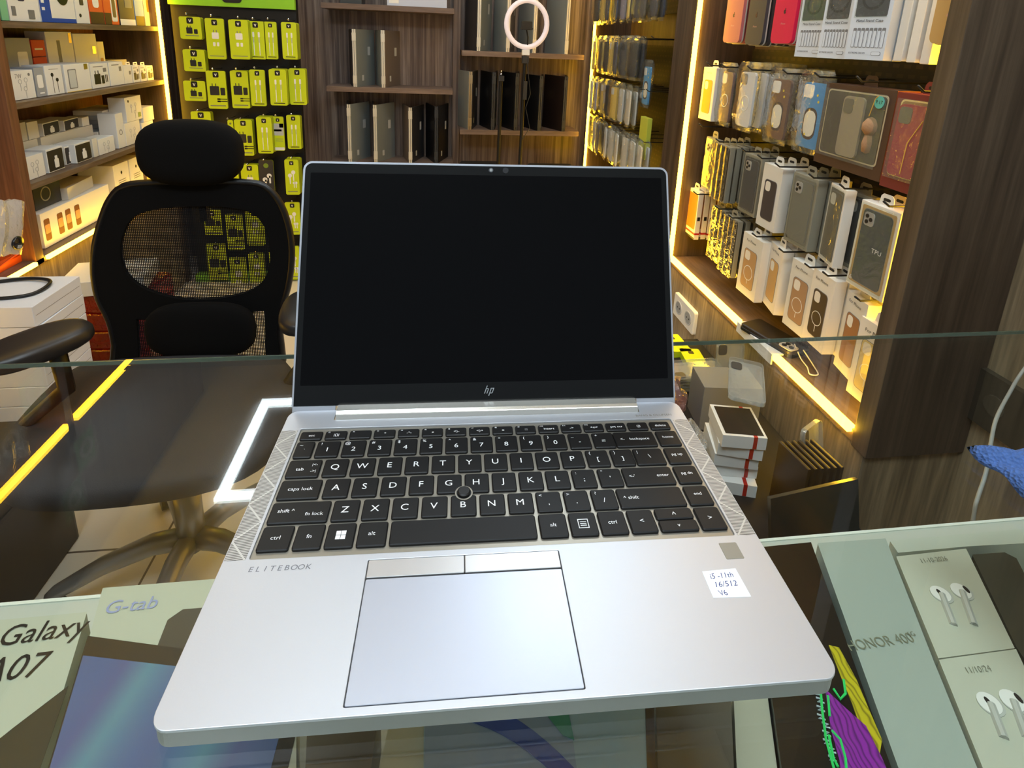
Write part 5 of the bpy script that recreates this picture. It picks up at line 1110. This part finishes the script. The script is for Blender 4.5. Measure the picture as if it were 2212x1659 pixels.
C = at(222, 765, 2, -.70); t = thing('small_box', 'small white box low beside the chair, left of its frame', 'box', (-.985, 1.46, FZ)); MB().box(-.06, .06, -.07, .07, 0, .27, mat('pale blue card')).box(-.061, .061, -.071, .071, .16, .2, mat('dark print band', (60, 62, 80), .5)).build('carton', t)
t = thing('storage_case', 'dark storage case on the floor under the left end of the counter', 'case', (-1.17, .80, FZ)); MB().key(-.20, .20, -.34, .34, .002, .36, .02, .012, mat('dark olive case', (34, 32, 28), .45)).build('case_body', t); MB().box(-.203, .203, -.343, .343, .26, .27, BLACK).build('lid_seam', t)

# ================================================================ office chair
CY_ = 1.20
ch = thing('office_chair', 'black mesh office chair with headrest behind the glass counter', 'chair', (-.62, .98, FZ))
FAB = mat('black chair fabric', (11, 11, 12), .95, spec=.15, bump=.3, bscale=900); FRM = mat('black chair frame', (14, 14, 16), .4); LEA = mat('armrest pad', (34, 32, 32), .38)
def chairmesh():
    m = bpy.data.materials.new('open chair mesh'); m.use_nodes = True; nt = m.node_tree; nt.nodes.clear(); N = nt.nodes.new; L = nt.links.new
    tc = N('ShaderNodeTexCoord'); sp = N('ShaderNodeSeparateXYZ'); L(tc.outputs['Object'], sp.inputs[0]); outs = []
    for ax in (0, 2):
        d = N('ShaderNodeMath'); d.operation = 'DIVIDE'; d.inputs[1].default_value = .0042; L(sp.outputs[ax], d.inputs[0])
        f = N('ShaderNodeMath'); f.operation = 'FRACT'; L(d.outputs[0], f.inputs[0])
        g = N('ShaderNodeMath'); g.operation = 'GREATER_THAN'; g.inputs[1].default_value = .53; L(f.outputs[0], g.inputs[0]); outs.append(g.outputs[0])
    mu = N('ShaderNodeMath'); mu.operation = 'MULTIPLY'; L(outs[0], mu.inputs[0]); L(outs[1], mu.inputs[1])
    tr = N('ShaderNodeBsdfTransparent'); df = N('ShaderNodeBsdfDiffuse'); df.inputs[0].default_value = (.012, .012, .013, 1); mx = N('ShaderNodeMixShader'); o = N('ShaderNodeOutputMaterial')
    L(mu.outputs[0], mx.inputs[0]); L(df.outputs[0], mx.inputs[1]); L(tr.outputs[0], mx.inputs[2]); L(mx.outputs[0], o.inputs[0]); return m
CM = chairmesh(); CO = ch.location
def cp(px, py, Y=CY_): p = at(px, py, 1, Y); return (p.x-CO.x, p.z-CO.z)
def smoothloop(pts, n=4):
    r = []; k = len(pts)
    for i in range(k):
        a, b, c, d = [Vector(pts[(i+j-1) % k]) for j in range(4)]
        for t in range(n):
            u = t/n; r.append(tuple(.5*((2*b)+(-a+c)*u+(2*a-5*b+4*c-d)*u*u+(-a+3*b-3*c+d)*u**3)))
    return r
outl = smoothloop([cp(*q) for q in [(268, 402), (330, 394), (430, 392), (520, 393), (572, 402), (606, 440), (626, 500), (630, 560), (622, 620), (608, 668), (605, 720), (604, 800), (500, 812), (350, 812), (252, 806), (248, 745), (236, 692), (213, 645), (203, 590), (206, 530), (222, 468), (240, 428)]], 3)
h1 = smoothloop([cp(*q) for q in [(300, 462), (380, 446), (500, 447), (560, 470), (585, 530), (578, 590), (545, 625), (480, 642), (400, 645), (320, 625), (275, 590), (262, 540), (272, 495)]], 3)
h2 = [cp(*q) for q in [(297, 686), (320, 690), (314, 715), (326, 745), (360, 768), (410, 778), (302, 790)]]
h3 = [cp(*q) for q in [(546, 672), (572, 669), (577, 788), (487, 788), (487, 768), (520, 752), (545, 722)]]
MX = Matrix(((1, 0, 0, 0), (0, 0, 1, CY_-CO.y), (0, 1, 0, 0), (0, 0, 0, 1)))
MB(MX).holes(outl, [h1, h2, h3], -.006, .006, FAB).build('backrest', ch)
ms = MB()
for lp in (h1, h2, h3): ms.add([(x, CY_-CO.y, z) for x, z in lp], [tuple(range(len(lp)))], CM)
ms.build('backrest_mesh', ch)
MB().tube([(x, CY_-CO.y, z) for x, z in outl], .0085, FRM, 8, closed=True).build('backrest_frame', ch, smooth=True)
def superq(c, r, e1=.5, e2=.5, mt=FAB, nu=32, nv=16, rz=0, par=None, name='pad', tilt=0):
    f = lambda v, e: math.copysign(abs(v)**e, v); vs = []; fs = []
    for j in range(nv+1):
        ph = -math.pi/2+math.pi*j/nv
        for i in range(nu):
            t = 2*math.pi*i/nu
            vs.append((r[0]*f(math.cos(ph), e1)*f(math.cos(t), e2), r[1]*f(math.cos(ph), e1)*f(math.sin(t), e2), r[2]*f(math.sin(ph), e1)))
    for j in range(nv):
        for i in range(nu): fs.append((j*nu+i, j*nu+(i+1) % nu, (j+1)*nu+(i+1) % nu, (j+1)*nu+i))
    b = MB(Matrix.Translation(c) @ Matrix.Rotation(rz, 4, 'Z') @ Matrix.Rotation(tilt, 4, 'X')); b.add(vs, fs, mt); return b.build(name, par, smooth=True)
hc = cp(413, 328); hl = cp(301, 328); hr = cp(527, 328); ht = cp(413, 258); hb_ = cp(413, 399)
superq((hc[0], CY_-CO.y, (ht[1]+hb_[1])/2), ((ht[1]-hb_[1])/2, .045, (hr[0]-hl[0])/2) if False else ((hr[0]-hl[0])/2, .045, (ht[1]-hb_[1])/2), .72, .62, FAB, par=ch, name='headrest')
MB().tube([(hc[0], CY_-CO.y+.03, hb_[1]+.05), (hc[0], CY_-CO.y+.03, hb_[1]-.10)], .018, FRM, 8).build('headrest_bracket', ch)
lc = cp(437, 708, 1.17); a_ = cp(318, 708, 1.17); b_ = cp(556, 708, 1.17); c1 = cp(437, 652, 1.17); c2 = cp(437, 768, 1.17)
superq((lc[0], 1.165-CO.y, (c1[1]+c2[1])/2), ((b_[0]-a_[0])/2, .024, (c1[1]-c2[1])/2), .7, .55, FAB, par=ch, name='lumbar_pad')
MB().box(cp(437, 700)[0]-.03, cp(437, 700)[0]+.03, CY_-CO.y+.01, CY_-CO.y+.04, .45, .62, FRM).build('back_bracket', ch)
zs = -.50-FZ
seat = smoothloop([(-.27, .11), (-.20, .16), (.0, .17), (.19, .15), (.26, .08), (.29, -.1), (.26, -.20), (.16, -.255), (.0, -.272), (-.13, -.262), (-.21, -.21), (-.26, -.08)], 4)
b = MB(); sn = len(seat); lv = [(.86, -.070), (.97, -.05), (1.0, -.018), (.97, -.004), (.90, 0)]; vs = []; fs = []
for k, dz in lv: vs += [(x*k-.02*k, y*k, zs+dz) for x, y in seat]
for j in range(len(lv)-1): fs += [(j*sn+i, j*sn+(i+1) % sn, (j+1)*sn+(i+1) % sn, (j+1)*sn+i) for i in range(sn)]
fs += [tuple(range(sn))[::-1], tuple(range((len(lv)-1)*sn, len(lv)*sn))]
b.add(vs, fs, mat('dark seat fabric', (48, 48, 52), .8, bump=.3, bscale=700)).build('seat', ch, smooth=True)
CHG = mat('polished grey base', (150, 148, 146), .35, .6)
MB().tube([(0, 0, .10), (0, 0, .26)], .030, CHG, 14).tube([(0, 0, .26), (0, 0, zs-.07)], .017, BLACK, 12).build('gas_column', ch, smooth=True)
MB().box(-.09, .09, -.08, .10, zs-.10, zs-.06, BLACK).build('tilt_mechanism', ch)
for k in range(5):
    a = math.radians(197+72*k); ca, sa = math.cos(a), math.sin(a)
    MB().tube([(0, 0, .125), (.08*ca, .08*sa, .135), (.18*ca, .18*sa, .115), (.27*ca, .27*sa, .080), (.285*ca, .285*sa, .07)], [.026, .024, .020, .016, .012], CHG, 10).build('base_leg', ch, smooth=True)
    c = MB(); wx, wy = .285*ca, .285*sa; tx, ty = -sa, ca
    for s_ in (-1, 1):
        cen = Vector((wx+tx*.014*s_, wy+ty*.014*s_, .028)); M_ = Matrix.Translation(cen) @ Matrix.Rotation(a+math.pi/2, 4, 'Z'); q = MB(M_)
        q.lathe([(.010, -.009), (.026, -.008), (.028, 0), (.026, .008), (.010, .009)], (0, 0, 0), BLACK, 18, 'x'); c.v += []; bb = len(c.v); c.v += q.v; c.f += [tuple(i+bb for i in f) for f in q.f]; c.mi += [c.m(BLACK)]*len(q.f)
    c.tube([(wx, wy, .03), (wx, wy, .075)], .007, BLACK); c.build('caster', ch)
for (px, py, rz, hd) in ((100, 733, -.62, 'left'), (662, 662, .10, 'right')):
    P = at(px, py, 2, -.30); q = (P.x-CO.x, P.y-CO.y, -.30-FZ)
    superq((q[0]+(-.018 if hd == 'left' else 0), q[1], q[2]-.012), (.056, .092, .022), .6, .75, LEA, rz=rz, par=ch, name='armrest_pad')
    sx = -1 if hd == 'left' else 1
    MB().tube([(q[0], q[1]+.02, q[2]-.02), (q[0], q[1]+.03, q[2]-.13), (sx*.25-.02, q[1]+.02, zs-.02), (sx*.13, .02, zs-.075)], .016, FRM, 8).build('armrest_support', ch, smooth=True)

# ================================================================ clutter behind the counter, seen through the glass at the right
t = thing('low_table', 'black low table under the right side of the glass counter', 'table', (.625, .84, FZ)); TZ = -.62-FZ
MB().box(-.18, .18, -.38, .50, TZ-.025, TZ, mat('black table top', (16, 15, 15), .7)).build('table_top', t, bevel=.002)
for x in (-.16, .16):
    for y in (-.36, .48): MB().box(x-.015, x+.015, y-.015, y+.015, 0, TZ-.025, BLACK).build('leg', t)
CC = clear('clear moulded case', (240, 244, 245), haze=.28, hazecol=(215, 220, 222), bump=.05, refl=3)
def clearcase(label, x, y, z, rz, tilt=0, roll=0, mt=None):
    t = thing('clear_phone_case', label, 'phone case', (x, y, z), rz, 'clear phone cases on the low table', tilt, roll)
    b = MB(); b.rr(-.038, .038, -.078, .078, 0, .0012, .012, mt or CC, 'z'); 
    o = rrect(-.038, .038, -.078, .078, .012, 4); i_ = rrect(-.0365, .0365, -.0765, .0765, .011, 4); n = len(o)
    b.add([(p[0], p[1], 0) for p in o]+[(p[0], p[1], .010) for p in o]+[(p[0], p[1], .010) for p in i_], [(k, (k+1) % n, n+(k+1) % n, n+k) for k in range(n)]+[(n+k, n+(k+1) % n, 2*n+(k+1) % n, 2*n+k) for k in range(n)], mt or CC); b.build('case_shell', t)
    MB().rr(-.032, -.008, .042, .070, .0012, .003, .007, mat('case camera rim', (70, 72, 76), .3), 'z').build('camera_opening', t)
TT = -.62
zz = TT
for k in range(5):
    clearcase('clear phone case, %s from the bottom of the pile beside the lid' % ORD[k], .66+.004*k, 1.105-.003*k, TT+.0125*k+.0005, 1.35+.07*k)
clearcase('clear phone case standing up against the wood near the pile', .745, 1.05, TT+.078, 0, math.pi/2-.15, 0)
clearcase('clear phone case lying topmost on the striped white boxes', .66, .84, TT+.185, -.5, .05, .0)
clearcase('clear phone case standing on edge near the end of the table', .755, .72, TT+.078, .5, math.pi/2-.2, 0)
GS = mat('grey boxed case', (132, 134, 134), .4)
t = thing('phone_case_box', 'grey topped case box among the clear cases on the low table', 'box', (.685, .955, TT), -.12); MB().box(-.072, .072, -.045, .045, 0, .120, GS).build('carton', t, bevel=.001)
for k in range(5):
    t = thing('small_case_box', 'small white box with red stripe, %s from the bottom of its stack' % ORD[k], 'box', (.605+.004*(k % 2), .775+.006*((k*3) % 4-1.5), TT+.029*k), -.25+.05*((k*2) % 3-1), 'white red striped boxes on the low table')
    MB().box(-.045, .045, -.05, .05, 0, .0285, WHITE).box(.018, .026, -.0503, .0503, .0005, .0287, mat('red stripe')).build('carton', t)
    if k == 4: MB().box(-.038, .040, -.044, .044, .0287, .0292, mat('black box lid', (30, 30, 32), .25)).build('dark_label', t)
for k in range(6):
    t = thing('dark_case', 'thin dark case standing in the row beside the striped boxes, %s from left' % ORD[k], 'phone case', (.672+.014*k, .70, TT), .12, 'dark cases standing on the low table', .0)
    MB().rr(-.0035, .0035, 0, .135, -.07, .01, .002, mat('dark case edge', (48, 34, 24), .3)).build('case', t)
WR = clear('bubble wrap film', haze=.25, hazecol=(220, 222, 226), bump=.9, bscale=30, refl=3)
crumple('plastic_bag', 'crumpled clear plastic bag left of the striped white boxes', 'bag', (.518, .79, TT), (.032, .06, .06), WR, 2)
crumple('plastic_bag', 'crumpled pinkish clear bag beside the laptop lid corner', 'bag', (.545, .965, TT), (.04, .05, .06), clear('pink film', (250, 225, 225), haze=.25, hazecol=(200, 150, 150), bump=.9, bscale=30, refl=3), 3)
t = thing('dark_folder', 'dark grey glossy folder standing at the near end of the low table', 'folder', (.665, .55, TT), .15, None, -.25); MB().box(-.10, .10, 0, .008, 0, .14, mat('dark gloss folder', (44, 48, 46), .15)).build('folder', t)
for k, (px, py, l) in enumerate(((1478, 742, 'lime card pack lying on the low table by the socket, nearer'), (1472, 700, 'lime card pack lying on the low table by the socket, farther'))):
    P = at(px, py, 2, TT+.03+.02*k); t = thing('accessory_pack', l, 'package', (.725-.02*k, 1.20+.085*k, TT+.0005), 1.45+.15*k)
    MB().rr(-.05, .05, -.03, .03, 0, .02, .006, LIME, 'z').rr(.02, .036, -.008, .008, .02, .0204, .003, INK, 'z').build('pack', t)
